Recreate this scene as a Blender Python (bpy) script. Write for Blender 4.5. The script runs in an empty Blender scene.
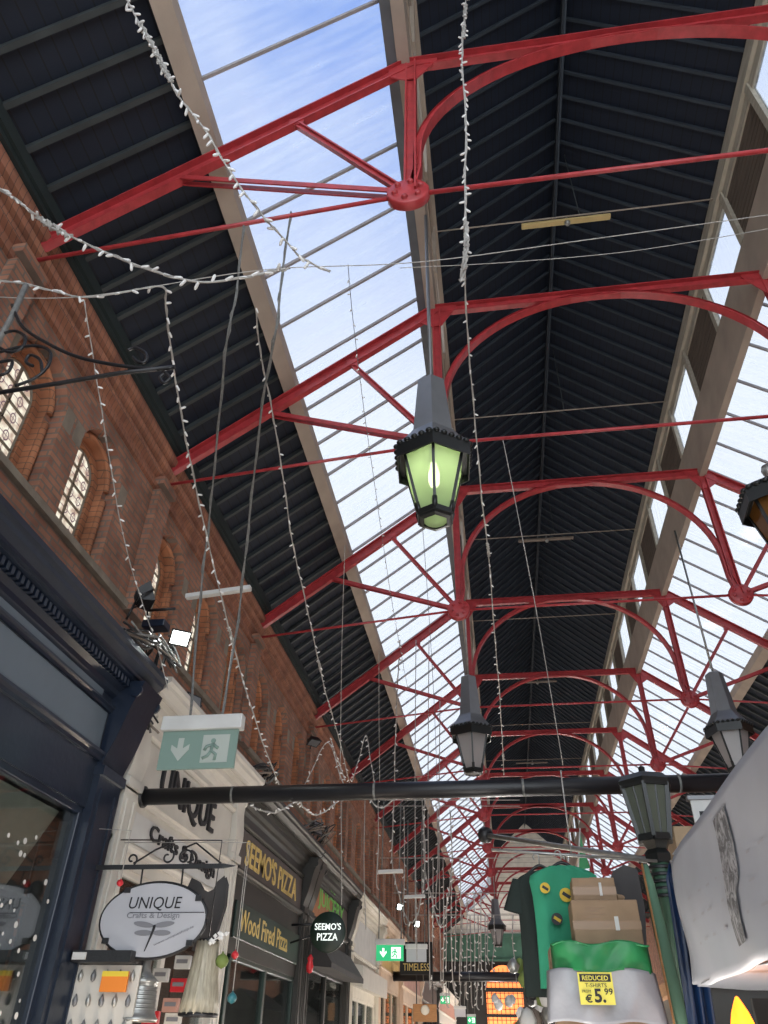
import bpy, math, random
from mathutils import Vector, Matrix
random.seed(7)
S = bpy.context.scene
COL = S.collection
PI = math.pi

# ------------------------------------------------------------------ camera
F, CX, CY = 733.9, 384.0, 512.0
def _n(v): return Vector(v).normalized()
_Y = _n((513.27-CX, -(1059.6-CY), -F))
_Z = Vector((1, -.0196, 0)).cross(_Y).normalized()
if _Z[1] < 0: _Z = -_Z
_X = _Y.cross(_Z)
ROT = Matrix((_X, _Y, _Z))                 # world = ROT @ camera
cd = bpy.data.cameras.new('camera'); cam = bpy.data.objects.new('camera', cd); COL.objects.link(cam)
cd.sensor_fit = 'VERTICAL'; cd.sensor_height = 24; cd.lens = F/1024*24; cd.clip_start = .02; cd.clip_end = 400
cam.matrix_world = ROT.to_4x4(); S.camera = cam
def at(u, v, y):                            # the point at distance y down the arcade seen at pixel (u, v)
    d = ROT @ Vector((u-CX, -(v-CY), -F)); return d*(y/d[1])

# ------------------------------------------------------------------ world, light, exposure
S.view_settings.view_transform = 'Standard'; S.view_settings.look = 'None'
S.view_settings.exposure = 0.25; S.view_settings.gamma = 1.0; S.view_settings.use_curve_mapping = False
SKY = 3.0
GLASS_T = .56
w = bpy.data.worlds.new('sky'); S.world = w; w.use_nodes = True
nt = w.node_tree; N = nt.nodes; L = nt.links; N.clear()
o_ = N.new('ShaderNodeOutputWorld'); b_ = N.new('ShaderNodeBackground'); L.new(b_.outputs[0], o_.inputs[0])
tc = N.new('ShaderNodeTexCoord'); sx = N.new('ShaderNodeSeparateXYZ'); L.new(tc.outputs['Generated'], sx.inputs[0])
mr = N.new('ShaderNodeMapRange'); mr.inputs[1].default_value = .68; mr.inputs[2].default_value = .95; L.new(sx.outputs[2], mr.inputs[0])
no = N.new('ShaderNodeTexNoise'); no.inputs['Scale'].default_value = 3.4; no.inputs['Detail'].default_value = 6; no.inputs['Roughness'].default_value = .55
L.new(tc.outputs['Generated'], no.inputs['Vector'])
m1 = N.new('ShaderNodeMapRange'); m1.inputs[1].default_value = .36; m1.inputs[2].default_value = .64; m1.inputs[3].default_value = .45; m1.inputs[4].default_value = .95
L.new(no.outputs[0], m1.inputs[0])
mm = N.new('ShaderNodeMath'); mm.operation = 'MULTIPLY'; mm.use_clamp = True; L.new(mr.outputs[0], mm.inputs[0]); L.new(m1.outputs[0], mm.inputs[1])
mx = N.new('ShaderNodeMix'); mx.data_type = 'RGBA'; L.new(mm.outputs[0], mx.inputs[0])
mx.inputs[6].default_value = (.83, .90, .96, 1); mx.inputs[7].default_value = (.22, .38, .82, 1)
L.new(mx.outputs[2], b_.inputs[0]); b_.inputs[1].default_value = SKY

# ------------------------------------------------------------------ materials
def mat(name, col, rough=.6, metal=0, noise=0, nscale=4, bump=0, bscale=40, emit=None, estr=0, spec=.5, col2=None, stretch=None, alpha=None):
    m = bpy.data.materials.new(name); m.use_nodes = True; t = m.node_tree; p = t.nodes['Principled BSDF']
    p.inputs['Base Color'].default_value = (*col, 1); p.inputs['Roughness'].default_value = rough
    p.inputs['Metallic'].default_value = metal; p.inputs['Specular IOR Level'].default_value = spec
    tcn = t.nodes.new('ShaderNodeTexCoord'); src = tcn.outputs['Object']
    if stretch:
        mp = t.nodes.new('ShaderNodeMapping'); mp.inputs['Scale'].default_value = stretch; t.links.new(src, mp.inputs[0]); src = mp.outputs[0]
    if noise or col2:
        n = t.nodes.new('ShaderNodeTexNoise'); n.inputs['Scale'].default_value = nscale; n.inputs['Detail'].default_value = 5
        t.links.new(src, n.inputs['Vector'])
        r = t.nodes.new('ShaderNodeMapRange'); r.inputs[1].default_value = .3; r.inputs[2].default_value = .7; t.links.new(n.outputs[0], r.inputs[0])
        x = t.nodes.new('ShaderNodeMix'); x.data_type = 'RGBA'; t.links.new(r.outputs[0], x.inputs[0])
        c2 = col2 or tuple(c*(1-noise) for c in col)
        x.inputs[6].default_value = (*col, 1); x.inputs[7].default_value = (*c2, 1); t.links.new(x.outputs[2], p.inputs['Base Color'])
    if bump:
        n = t.nodes.new('ShaderNodeTexNoise'); n.inputs['Scale'].default_value = bscale; n.inputs['Detail'].default_value = 3; t.links.new(src, n.inputs['Vector'])
        bp = t.nodes.new('ShaderNodeBump'); bp.inputs['Strength'].default_value = bump; bp.inputs['Distance'].default_value = .02
        t.links.new(n.outputs[0], bp.inputs['Height']); t.links.new(bp.outputs[0], p.inputs['Normal'])
    if emit: p.inputs['Emission Color'].default_value = (*emit, 1); p.inputs['Emission Strength'].default_value = estr
    return m
def brick(name, c1, c2, mortar, bw=.23, bh=.075, ms=.012, bump=.5):
    m = bpy.data.materials.new(name); m.use_nodes = True; t = m.node_tree; p = t.nodes['Principled BSDF']
    tcn = t.nodes.new('ShaderNodeTexCoord'); s = t.nodes.new('ShaderNodeSeparateXYZ'); t.links.new(tcn.outputs['Object'], s.inputs[0])
    a = t.nodes.new('ShaderNodeMath'); t.links.new(s.outputs[0], a.inputs[0]); t.links.new(s.outputs[1], a.inputs[1])
    c = t.nodes.new('ShaderNodeCombineXYZ'); t.links.new(a.outputs[0], c.inputs[0]); t.links.new(s.outputs[2], c.inputs[1])
    b = t.nodes.new('ShaderNodeTexBrick'); b.inputs['Scale'].default_value = 1; b.inputs['Brick Width'].default_value = bw; b.inputs['Row Height'].default_value = bh
    b.inputs['Mortar Size'].default_value = ms; b.inputs['Color1'].default_value = (*c1, 1); b.inputs['Color2'].default_value = (*c2, 1); b.inputs['Mortar'].default_value = (*mortar, 1)
    b.inputs['Mortar Smooth'].default_value = .2; t.links.new(c.outputs[0], b.inputs['Vector'])
    n = t.nodes.new('ShaderNodeTexNoise'); n.inputs['Scale'].default_value = 3; n.inputs['Detail'].default_value = 6; t.links.new(tcn.outputs['Object'], n.inputs['Vector'])
    r = t.nodes.new('ShaderNodeMapRange'); r.inputs[1].default_value = .3; r.inputs[2].default_value = .7; r.inputs[3].default_value = .65; r.inputs[4].default_value = 1.15; t.links.new(n.outputs[0], r.inputs[0])
    x = t.nodes.new('ShaderNodeVectorMath'); x.operation = 'SCALE'; t.links.new(b.outputs[0], x.inputs[0]); t.links.new(r.outputs[0], x.inputs[3])
    t.links.new(x.outputs[0], p.inputs['Base Color']); p.inputs['Roughness'].default_value = .85
    bp = t.nodes.new('ShaderNodeBump'); bp.inputs['Strength'].default_value = bump; bp.inputs['Distance'].default_value = .01; bp.invert = True
    t.links.new(b.outputs['Fac'], bp.inputs['Height']); t.links.new(bp.outputs[0], p.inputs['Normal'])
    return m
def glassy(name, tint, gloss=.12, rough=.05, haze=0, hazecol=(1, 1, 1), streak=False, sky=False):
    m = bpy.data.materials.new(name); m.use_nodes = True; t = m.node_tree; t.nodes.clear()
    o = t.nodes.new('ShaderNodeOutputMaterial'); tr = t.nodes.new('ShaderNodeBsdfTransparent'); tr.inputs[0].default_value = (*tint, 1)
    gl = t.nodes.new('ShaderNodeBsdfGlossy'); gl.inputs['Roughness'].default_value = rough
    a = t.nodes.new('ShaderNodeMixShader'); a.inputs[0].default_value = gloss; t.links.new(tr.outputs[0], a.inputs[1]); t.links.new(gl.outputs[0], a.inputs[2])
    out = a
    if haze:
        tl = t.nodes.new('ShaderNodeBsdfTranslucent'); tl.inputs[0].default_value = (*hazecol, 1)
        df = t.nodes.new('ShaderNodeBsdfDiffuse'); df.inputs[0].default_value = (*hazecol, 1)
        mi = t.nodes.new('ShaderNodeMixShader'); mi.inputs[0].default_value = .35; t.links.new(tl.outputs[0], mi.inputs[1]); t.links.new(df.outputs[0], mi.inputs[2])
        b = t.nodes.new('ShaderNodeMixShader'); b.inputs[0].default_value = haze; t.links.new(a.outputs[0], b.inputs[1]); t.links.new(mi.outputs[0], b.inputs[2]); out = b
        if streak:
            tcn = t.nodes.new('ShaderNodeTexCoord'); mp = t.nodes.new('ShaderNodeMapping'); mp.inputs['Scale'].default_value = (.7, 7, .7); t.links.new(tcn.outputs['Object'], mp.inputs[0])
            n = t.nodes.new('ShaderNodeTexNoise'); n.inputs['Scale'].default_value = 1.5; n.inputs['Detail'].default_value = 5; t.links.new(mp.outputs[0], n.inputs[0])
            r = t.nodes.new('ShaderNodeMapRange'); r.inputs[1].default_value = .4; r.inputs[2].default_value = .75; r.inputs[3].default_value = haze*.3; r.inputs[4].default_value = haze*2.2; t.links.new(n.outputs[0], r.inputs[0])
            t.links.new(r.outputs[0], b.inputs[0])
    t.links.new(out.outputs[0], o.inputs[0]); return m

M = dict(
 red=mat('red_iron_paint', (.47, .046, .052), .38, noise=.35, nscale=9, bump=.15),
 rafter2=mat('dark_blue_rafter', (.034, .044, .058), .65, noise=.3),
 board=mat('dark_blue_boards', (.010, .016, .027), .65, noise=.4, nscale=3, stretch=(1, .3, 1)),
 rafter=mat('dark_green_rafter', (.040, .048, .050), .6, noise=.3),
 gutter=mat('dark_green_gutter', (.022, .034, .034), .55, noise=.3),
 tan=mat('stone_coloured_paint', (.44, .36, .29), .7, noise=.22, nscale=2, bump=.1),
 tanlight=mat('pale_eaves_board', (.50, .45, .36), .7, noise=.3, nscale=5, stretch=(3, .5, 3)),
 shutter=mat('weathered_brown_louvre', (.17, .13, .10), .75, noise=.45, nscale=6, stretch=(2, .3, 6)),
 lead=mat('grey_glazing_bar', (.34, .31, .31), .6, noise=.2),
 grey=mat('grey_lead_gutter', (.13, .14, .15), .55, noise=.3),
 skyglass=glassy('corrugated_skylight_glass', (GLASS_T, GLASS_T*1.0, GLASS_T*1.02), .03, .1, .10, (.8, .85, .9), True),
 brick=brick('red_brick', (.39, .185, .115), (.28, .122, .08), (.20, .15, .12)),
 brick_arch=brick('orange_rubbed_brick', (.47, .20, .10), (.37, .15, .075), (.20, .11, .07), bw=.6, bh=.075, ms=.006),
 cornice=brick('moulded_brick_cornice', (.36, .155, .09), (.27, .11, .07), (.13, .075, .055), bw=.075, bh=3, ms=.004),
 stone=mat('grey_sandstone', (.27, .23, .18), .85, noise=.35, nscale=5, bump=.3),
 navy=mat('navy_gloss_paint', (.012, .019, .036), .28, noise=.2, bump=.08, bscale=15),
 navy2=mat('slate_blue_panel', (.12, .15, .18), .35, noise=.15, nscale=2),
 black=mat('black_iron', (.012, .012, .014), .42, noise=.3, bump=.2),
 pipe=mat('black_steel_pipe', (.012, .012, .015), .4, noise=.3, nscale=12),
 white=mat('off_white_paint', (.62, .59, .53), .55, noise=.12, nscale=3),
 white2=mat('dirty_white_plastic', (.62, .62, .60), .5, noise=.15),
 seemo=mat('brown_black_paint', (.026, .024, .020), .45, noise=.3, nscale=5),
 seemopanel=mat('taupe_panel', (.085, .068, .062), .5, noise=.2),
 seemogreen=mat('dark_green_panel', (.012, .030, .022), .4, noise=.25),
 gold=mat('gold_letter', (.72, .52, .16), .35, noise=.2, emit=(.7, .5, .15), estr=0),
 brown=mat('brown_fascia', (.11, .085, .075), .6, noise=.3),
 orangep=mat('orange_patch', (.42, .17, .07), .6, noise=.3),
 leafgreen=mat('leaf_green_letter', (.16, .46, .09), .6),
 cream=mat('cream_paint', (.66, .62, .53), .6, noise=.12),
 yellow=mat('ochre_yellow_paint', (.62, .46, .20), .6, noise=.2),
 pink=mat('salmon_plaster', (.55, .30, .24), .7, noise=.2),
 peach=mat('pale_peach_plaster', (.66, .50, .37), .7, noise=.15),
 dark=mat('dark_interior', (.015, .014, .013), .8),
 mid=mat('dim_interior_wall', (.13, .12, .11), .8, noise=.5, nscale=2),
 shopglass=glassy('shop_window_glass', (.75, .8, .8), .22, .03),
 steel=mat('galvanised_steel', (.42, .42, .40), .35, metal=.7, noise=.3, nscale=12),
 lampgrey=mat('grey_lantern_cap', (.20, .205, .215), .38, metal=.35, noise=.15),
 lampblack=mat('black_lantern_frame', (.010, .012, .012), .35, noise=.2),
 glassgreen=glassy('yellow_green_lantern_glass', (.80, .86, .72), .06, .1, .6, (.62, .74, .48)),
 glassgrey=glassy('clouded_lantern_glass', (.75, .75, .75), .08, .15, .55, (.8, .78, .78)),
 glassamber=glassy('amber_lantern_glass', (.5, .30, .10), .1, .1, .7, (.45, .22, .06)),
 glassolive=glassy('olive_lantern_glass', (.4, .42, .36), .1, .2, .8, (.30, .33, .27)),
 bulb=mat('lit_bulb', (1, 1, .8), .5, emit=(1, 1, .80), estr=12),
 bulbunlit=mat('frosted_bulb', (.8, .8, .8), .3),
 wire=mat('grubby_white_flex', (.46, .44, .41), .6, noise=.3, nscale=20),
 led=mat('clear_white_led', (.78, .77, .75), .25),
 greyrope=mat('grey_cable', (.20, .20, .19), .7, noise=.4, nscale=30),
 thin=mat('thin_grey_wire', (.16, .16, .16), .6),
 green=mat('exit_green', (.015, .33, .13), .4, emit=(.02, .45, .17), estr=.7),
 palegreen=mat('pale_unlit_exit_green', (.20, .29, .25), .35),
 paleprint=mat('pale_sign_symbol', (.42, .46, .42), .4),
 signwhite=mat('white_sign_symbol', (.85, .88, .85), .4, emit=(.8, .9, .85), estr=.8),
 flood=mat('lit_floodlight_face', (1, 1, 1), .4, emit=(.92, 1, .97), estr=5),
 silver=mat('pale_grey_sign_face', (.47, .47, .50), .4, noise=.08),
 ink=mat('black_ink', (.012, .012, .015), .6),
 greyink=mat('grey_ink', (.20, .20, .22), .6),
 tgreen=mat('green_cotton', (.03, .29, .16), .85, noise=.2, bump=.1),
 tdark=mat('dark_green_cotton', (.010, .020, .017), .85, noise=.3),
 yelprint=mat('yellow_print', (.60, .42, .04), .7), 
 card=mat('corrugated_cardboard', (.34, .23, .14), .8, noise=.25, nscale=6),
 cardlight=mat('pale_cardboard', (.45, .32, .20), .8, noise=.2),
 tape=mat('brown_packing_tape', (.28, .17, .09), .3),
 bagwhite=mat('white_polythene', (.36, .37, .40), .35, noise=.15, bump=.4, bscale=8),
 baggreen=mat('green_polythene', (.025, .26, .085), .4, noise=.2, bump=.4, bscale=8),
 pricey=mat('yellow_price_card', (.80, .72, .10), .5),
 greyfab=mat('dark_grey_fabric', (.060, .057, .058), .85, noise=.3),
 postgreen=mat('dark_green_post', (.035, .10, .06), .45, noise=.3),
 tarpgreen=mat('sage_green_canvas', (.10, .20, .13), .8, noise=.3),
 tarpblue=mat('blue_tarpaulin', (.005, .026, .085), .35, noise=.4, nscale=6, bump=.5, bscale=6),
 banner=mat('white_pvc_sheet', (.44, .46, .51), .45, noise=.10, nscale=3, bump=.15, bscale=3),
 bannerprint=None,
 floor=mat('worn_floor_tiles', (.20, .17, .14), .5, noise=.4, nscale=2),
 boardwhite=None,
 orangelit=mat('backlit_orange_glass', (.9, .25, .07), .5, emit=(1, .26, .07), estr=1.15),
 flame=mat('orange_glow', (1, .3, .02), .5, emit=(1, .24, .015), estr=2.6),
 signgreen=mat('muted_green_beam', (.06, .16, .11), .6, noise=.2),
 wood=mat('varnished_wood_sign', (.42, .20, .07), .5, noise=.3, nscale=10, stretch=(1, 1, 8)),
 redthing=mat('red_plastic', (.55, .02, .03), .4),
 orangething=mat('orange_card', (.85, .25, .03), .6), yellowthing=mat('yellow_card', (.8, .6, .05), .6),
 capiz=mat('capiz_strips', (.46, .42, .32), .45, noise=.35, nscale=14, stretch=(6, 6, .6)),
 olive=mat('olive_leather', (.16, .22, .05), .6), teal=mat('teal_glass', (.03, .16, .19), .3),
 cowhide=mat('brown_board', (.19, .15, .12), .7),
)
def stripes(name, c1, c2, axis, freq, rough=.7):
    m = bpy.data.materials.new(name); m.use_nodes = True; t = m.node_tree; p = t.nodes['Principled BSDF']
    tcn = t.nodes.new('ShaderNodeTexCoord'); s = t.nodes.new('ShaderNodeSeparateXYZ'); t.links.new(tcn.outputs['Object'], s.inputs[0])
    a = t.nodes.new('ShaderNodeMath'); a.operation = 'MULTIPLY'; a.inputs[1].default_value = freq; t.links.new(s.outputs[axis], a.inputs[0])
    b = t.nodes.new('ShaderNodeMath'); b.operation = 'FRACT'; t.links.new(a.outputs[0], b.inputs[0])
    c = t.nodes.new('ShaderNodeMath'); c.operation = 'GREATER_THAN'; c.inputs[1].default_value = .10; t.links.new(b.outputs[0], c.inputs[0])
    x = t.nodes.new('ShaderNodeMix'); x.data_type = 'RGBA'; t.links.new(c.outputs[0], x.inputs[0]); x.inputs[6].default_value = (*c2, 1); x.inputs[7].default_value = (*c1, 1)
    n = t.nodes.new('ShaderNodeTexNoise'); n.inputs['Scale'].default_value = 2.5; n.inputs['Detail'].default_value = 5; t.links.new(tcn.outputs['Object'], n.inputs['Vector'])
    r = t.nodes.new('ShaderNodeMapRange'); r.inputs[1].default_value = .3; r.inputs[2].default_value = .7; r.inputs[3].default_value = .85; r.inputs[4].default_value = 1.1; t.links.new(n.outputs[0], r.inputs[0])
    v = t.nodes.new('ShaderNodeVectorMath'); v.operation = 'SCALE'; t.links.new(x.outputs[2], v.inputs[0]); t.links.new(r.outputs[0], v.inputs[3])
    t.links.new(v.outputs[0], p.inputs['Base Color']); p.inputs['Roughness'].default_value = rough
    return m
M['board'] = stripes('dark_roof_boards', (.004, .009, .022), (.001, .002, .005), 0, 8.0)
M['boardwhite'] = stripes('cream_weatherboard', (.92, .89, .80), (.60, .57, .50), 2, 3.2)
def leaded():
    m = bpy.data.materials.new('leaded_glass_lit_by_day'); m.use_nodes = True; t = m.node_tree; p = t.nodes['Principled BSDF']
    tcn = t.nodes.new('ShaderNodeTexCoord'); s = t.nodes.new('ShaderNodeSeparateXYZ'); t.links.new(tcn.outputs['Object'], s.inputs[0])
    def M_(op, a, bb=None):
        q = t.nodes.new('ShaderNodeMath'); q.operation = op
        for i, z in enumerate((a, bb)):
            if z is None: continue
            if isinstance(z, (int, float)): q.inputs[i].default_value = z
            else: t.links.new(z, q.inputs[i])
        return q.outputs[0]
    fy = M_('SUBTRACT', M_('FRACT', M_('MULTIPLY', s.outputs[1], 6.0)), .5)
    fz = M_('SUBTRACT', M_('FRACT', M_('MULTIPLY', s.outputs[2], 4.6)), .5)
    d = M_('SQRT', M_('ADD', M_('MULTIPLY', fy, fy), M_('MULTIPLY', fz, fz)))
    ring = M_('MULTIPLY', M_('GREATER_THAN', d, .20), M_('LESS_THAN', d, .27))
    cross = M_('MAXIMUM', M_('LESS_THAN', M_('ABSOLUTE', fy), .03), M_('LESS_THAN', M_('ABSOLUTE', fz), .03))
    lines = M_('MAXIMUM', ring, M_('MULTIPLY', cross, .7))
    n = t.nodes.new('ShaderNodeTexNoise'); n.inputs['Scale'].default_value = 9; t.links.new(tcn.outputs['Object'], n.inputs['Vector'])
    cr = t.nodes.new('ShaderNodeValToRGB'); t.links.new(n.outputs[0], cr.inputs[0])
    cr.color_ramp.elements[0].position = .38; cr.color_ramp.elements[0].color = (.55, .40, .30, 1); cr.color_ramp.elements[1].position = .62; cr.color_ramp.elements[1].color = (1, .95, .78, 1)
    x = t.nodes.new('ShaderNodeMix'); x.data_type = 'RGBA'; t.links.new(lines, x.inputs[0]); t.links.new(cr.outputs[0], x.inputs[6]); x.inputs[7].default_value = (.16, .09, .12, 1)
    t.links.new(x.outputs[2], p.inputs['Emission Color']); p.inputs['Emission Strength'].default_value = .85
    p.inputs['Base Color'].default_value = (.05, .05, .05, 1); p.inputs['Roughness'].default_value = .2
    return m
M['leaded'] = leaded()
def printmat():
    m = bpy.data.materials.new('faded_photo_print'); m.use_nodes = True; t = m.node_tree; p = t.nodes['Principled BSDF']
    tcn = t.nodes.new('ShaderNodeTexCoord'); n = t.nodes.new('ShaderNodeTexNoise'); n.inputs['Scale'].default_value = 14; n.inputs['Detail'].default_value = 8; n.inputs['Roughness'].default_value = .7; n.inputs['Distortion'].default_value = 1.2
    t.links.new(tcn.outputs['Object'], n.inputs['Vector']); cr = t.nodes.new('ShaderNodeValToRGB'); t.links.new(n.outputs[0], cr.inputs[0])
    cr.color_ramp.elements[0].position = .45; cr.color_ramp.elements[0].color = (.10, .10, .105, 1); cr.color_ramp.elements[1].position = .6; cr.color_ramp.elements[1].color = (.42, .42, .44, 1)
    t.links.new(cr.outputs[0], p.inputs['Base Color']); p.inputs['Roughness'].default_value = .6; return m
M['bannerprint'] = printmat()

# ------------------------------------------------------------------ mesh helpers
def basis(d):
    d = Vector(d).normalized(); up = Vector((0, 0, 1)) if abs(d.z) < .95 else Vector((0, 1, 0))
    a = d.cross(up).normalized(); b = a.cross(d).normalized(); return a, b, d
class MB:
    def __init__(s): s.v = []; s.f = []; s.sm = []
    def face(s, pts, smooth=False):
        i = len(s.v); s.v += [tuple(p) for p in pts]; s.f.append(tuple(range(i, i+len(pts)))); s.sm.append(smooth)
    def add(s, vs, fs, smooth=False):
        i = len(s.v); s.v += [tuple(p) for p in vs]
        for f in fs: s.f.append(tuple(i+k for k in f)); s.sm.append(smooth)
    def box(s, x0, x1, y0, y1, z0, z1):
        v = [(x, y, z) for z in (z0, z1) for y in (y0, y1) for x in (x0, x1)]
        s.add(v, [(0, 2, 3, 1), (4, 5, 7, 6), (0, 1, 5, 4), (2, 6, 7, 3), (0, 4, 6, 2), (1, 3, 7, 5)]); return s
    def beam(s, p, q, w, h, up=None):                  # bar from p to q; w across, h along up
        p, q = Vector(p), Vector(q); d = (q-p).normalized()
        u = Vector(up) if up else basis(d)[1]
        a = d.cross(u).normalized(); b = a.cross(d).normalized()
        v = [r + a*(i*w/2) + b*(j*h/2) for r in (p, q) for j in (-1, 1) for i in (-1, 1)]
        s.add(v, [(0, 1, 3, 2), (4, 6, 7, 5), (0, 4, 5, 1), (2, 3, 7, 6), (0, 2, 6, 4), (1, 5, 7, 3)]); return s
    def tube(s, pts, r, n=8, caps=True):
        pts = [Vector(p) for p in pts]; k = len(pts); rr = r if isinstance(r, (list, tuple)) else [r]*k
        i0 = len(s.v); a = None
        for i, p in enumerate(pts):
            d = (pts[min(i+1, k-1)] - pts[max(i-1, 0)])
            if d.length < 1e-9: d = Vector((0, 0, 1))
            d.normalize()
            if a is None: a = basis(d)[0]
            a = (a - d*a.dot(d)); a = a.normalized() if a.length > 1e-6 else basis(d)[0]
            b = d.cross(a)
            for j in range(n):
                t = 2*PI*j/n; s.v.append(tuple(p + (a*math.cos(t) + b*math.sin(t))*rr[i]))
        for i in range(k-1):
            for j in range(n):
                s.f.append((i0+i*n+j, i0+i*n+(j+1) % n, i0+(i+1)*n+(j+1) % n, i0+(i+1)*n+j)); s.sm.append(n > 4)
        if caps:
            s.f.append(tuple(i0+j for j in range(n))[::-1]); s.sm.append(False)
            s.f.append(tuple(i0+(k-1)*n+j for j in range(n))); s.sm.append(False)
        return s
    def lathe(s, prof, c=(0, 0, 0), n=24, rot=0, smooth=True, axis=None, phase=0):
        c = Vector(c); i0 = len(s.v)
        A, B, D = (Vector((1, 0, 0)), Vector((0, 1, 0)), Vector((0, 0, 1))) if axis is None else basis(axis)
        for r, h in prof:
            for j in range(n):
                t = 2*PI*j/n + rot; s.v.append(tuple(c + A*(r*math.cos(t)) + B*(r*math.sin(t)) + D*h))
        for i in range(len(prof)-1):
            for j in range(n):
                s.f.append((i0+i*n+j, i0+i*n+(j+1) % n, i0+(i+1)*n+(j+1) % n, i0+(i+1)*n+j)); s.sm.append(smooth)
        for i in (() if prof[0] == prof[-1] else (0, len(prof)-1)):
            if prof[i][0] > 1e-4: s.f.append(tuple(i0+i*n+j for j in range(n))); s.sm.append(False)
        return s
    def prism(s, poly, fn, t0, t1):                    # poly of 2D points; fn(a, b, t) -> 3D
        n = len(poly); v = [fn(a, b, t) for t in (t0, t1) for a, b in poly]
        s.add(v, [tuple(range(n)), tuple(range(n, 2*n))[::-1]] + [(i, (i+1) % n, n+(i+1) % n, n+i) for i in range(n)]); return s
    def grid(s, rows, smooth=True):
        i0 = len(s.v); m = len(rows[0])
        for r in rows: s.v += [tuple(p) for p in r]
        for i in range(len(rows)-1):
            for j in range(m-1): s.f.append((i0+i*m+j, i0+i*m+j+1, i0+(i+1)*m+j+1, i0+(i+1)*m+j)); s.sm.append(smooth)
        return s
    def build(s, name, m, parent=None, **kw):
        off = Vector(parent['_o']) if parent is not None and '_o' in parent else Vector((0, 0, 0))
        me = bpy.data.meshes.new(name)
        me.from_pydata([tuple(Vector(p)-off) for p in s.v], [], s.f); me.polygons.foreach_set('use_smooth', s.sm); me.update()
        me.materials.append(M[m] if isinstance(m, str) else m)
        o = bpy.data.objects.new(name, me); COL.objects.link(o)
        if parent is not None: o.parent = parent; o['_o'] = tuple(off)
        return tag(o, **kw)
def tag(o, label=None, cat=None, group=None, kind=None):
    for k, x in (('label', label), ('category', cat), ('group', group), ('kind', kind)):
        if x: o[k] = x
    return o
def thing(name, loc, label, cat, group=None):
    o = bpy.data.objects.new(name, None); COL.objects.link(o); o.empty_display_size = .1
    o.location = loc; o['_o'] = tuple(loc); return tag(o, label, cat, group)
def copy_tree(o, loc=None, label=None, parent=None):
    c = o.copy(); COL.objects.link(c)
    if parent is not None: c.parent = parent
    if loc is not None: c.location = loc; c['_o'] = tuple(loc)
    if label: c['label'] = label
    for ch in o.children: copy_tree(ch, parent=c)
    return c
def struct(mb, name, m, parent=None):
    o = mb.build(name, m, parent)
    if parent is None: o['kind'] = 'structure'
    return o
def solid(o, t, off=0):
    md = o.modifiers.new('s', 'SOLIDIFY'); md.thickness = t; md.offset = off; return o
def bev(o, wd, seg=2):
    md = o.modifiers.new('b', 'BEVEL'); md.width = wd; md.segments = seg; md.limit_method = 'ANGLE'; md.angle_limit = .7; return o
def text(body, name, m, parent, origin, xdir, ydir, height, width=None, extrude=.008, align='LEFT', shear=0, thick=0):
    cu = bpy.data.curves.new(name, 'FONT'); cu.body = body; cu.size = 1; cu.extrude = 0.5; cu.shear = shear; cu.offset = thick; cu.resolution_u = 3
    tmp = bpy.data.objects.new(name, cu); COL.objects.link(tmp)
    me = bpy.data.meshes.new_from_object(tmp.evaluated_get(bpy.context.evaluated_depsgraph_get()))
    COL.objects.unlink(tmp); bpy.data.objects.remove(tmp)
    xs = [v.co.x for v in me.vertices]; ys = [v.co.y for v in me.vertices]
    x0, x1, y0, y1 = min(xs), max(xs), min(ys), max(ys)
    sy = height/(y1-y0); sx_ = width/(x1-x0) if width else sy
    xd, yd = Vector(xdir).normalized(), Vector(ydir).normalized(); nd = xd.cross(yd)
    off = Vector(parent['_o']) if parent is not None and '_o' in parent else Vector((0, 0, 0))
    ox = 0 if align == 'LEFT' else -(x1-x0)*sx_/2
    for v in me.vertices:
        v.co = Vector(origin) - off + xd*((v.co.x-x0)*sx_+ox) + yd*((v.co.y-y0)*sy) + nd*(v.co.z*extrude)
    me.materials.clear(); me.materials.append(M[m])
    o = bpy.data.objects.new(name, me); COL.objects.link(o)
    if parent is not None: o.parent = parent; o['_o'] = tuple(off)
    return o
def lamp(kind, loc, energy, col=(1, 1, 1), size=.05, rot=None, spot=None):
    l = bpy.data.lights.new('lamp', kind); l.energy = energy; l.color = col
    if kind == 'AREA': l.size = size
    else: l.shadow_soft_size = size
    if spot: l.spot_size = spot; l.spot_blend = .6
    o = bpy.data.objects.new('lamp_light', l); COL.objects.link(o); o.location = loc
    if rot is not None: o.rotation_euler = Vector(rot).to_track_quat('-Z', 'Y').to_euler()
    return o
# unseen point lights added below the frame to brighten shopfronts, brick and trusses
for yy, e in ((1.6, 55), (5.0, 75), (9.5, 90), (15, 110), (21, 130), (28, 160), (36, 180), (45, 260), (52, 420)):  # farthest entry added to brighten the end wall, standing in for daylight
    lamp('POINT', (-2.7, yy+1, -.9), e*.5, (1, .84, .68), .15)
    lamp('POINT', (.1 if yy < 8 else .7, yy, -1.1), e*(1.3 if yy < 8 else 1.7), (1, .95, .90), .2)
    lamp('POINT', (3.6, yy+1, -.9), e*(.5 if yy < 3 else 1.0), (1, .92, .84), .15)

# ================================================================== SETTING
Y0, Y1 = -7.0, 56.0
XL, XR = -4.05, 8.0
XC = 1.975
def mir(x): return 2*XC - x
b = MB(); b.box(-4.6, 8.4, Y0, Y1+.3, -1.7, -1.6); struct(b, 'floor', 'floor')
b = MB(); b.box(XR, XR+.3, Y0, Y1, -1.6, 6.9); struct(b, 'wall_right', 'brick')
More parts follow.
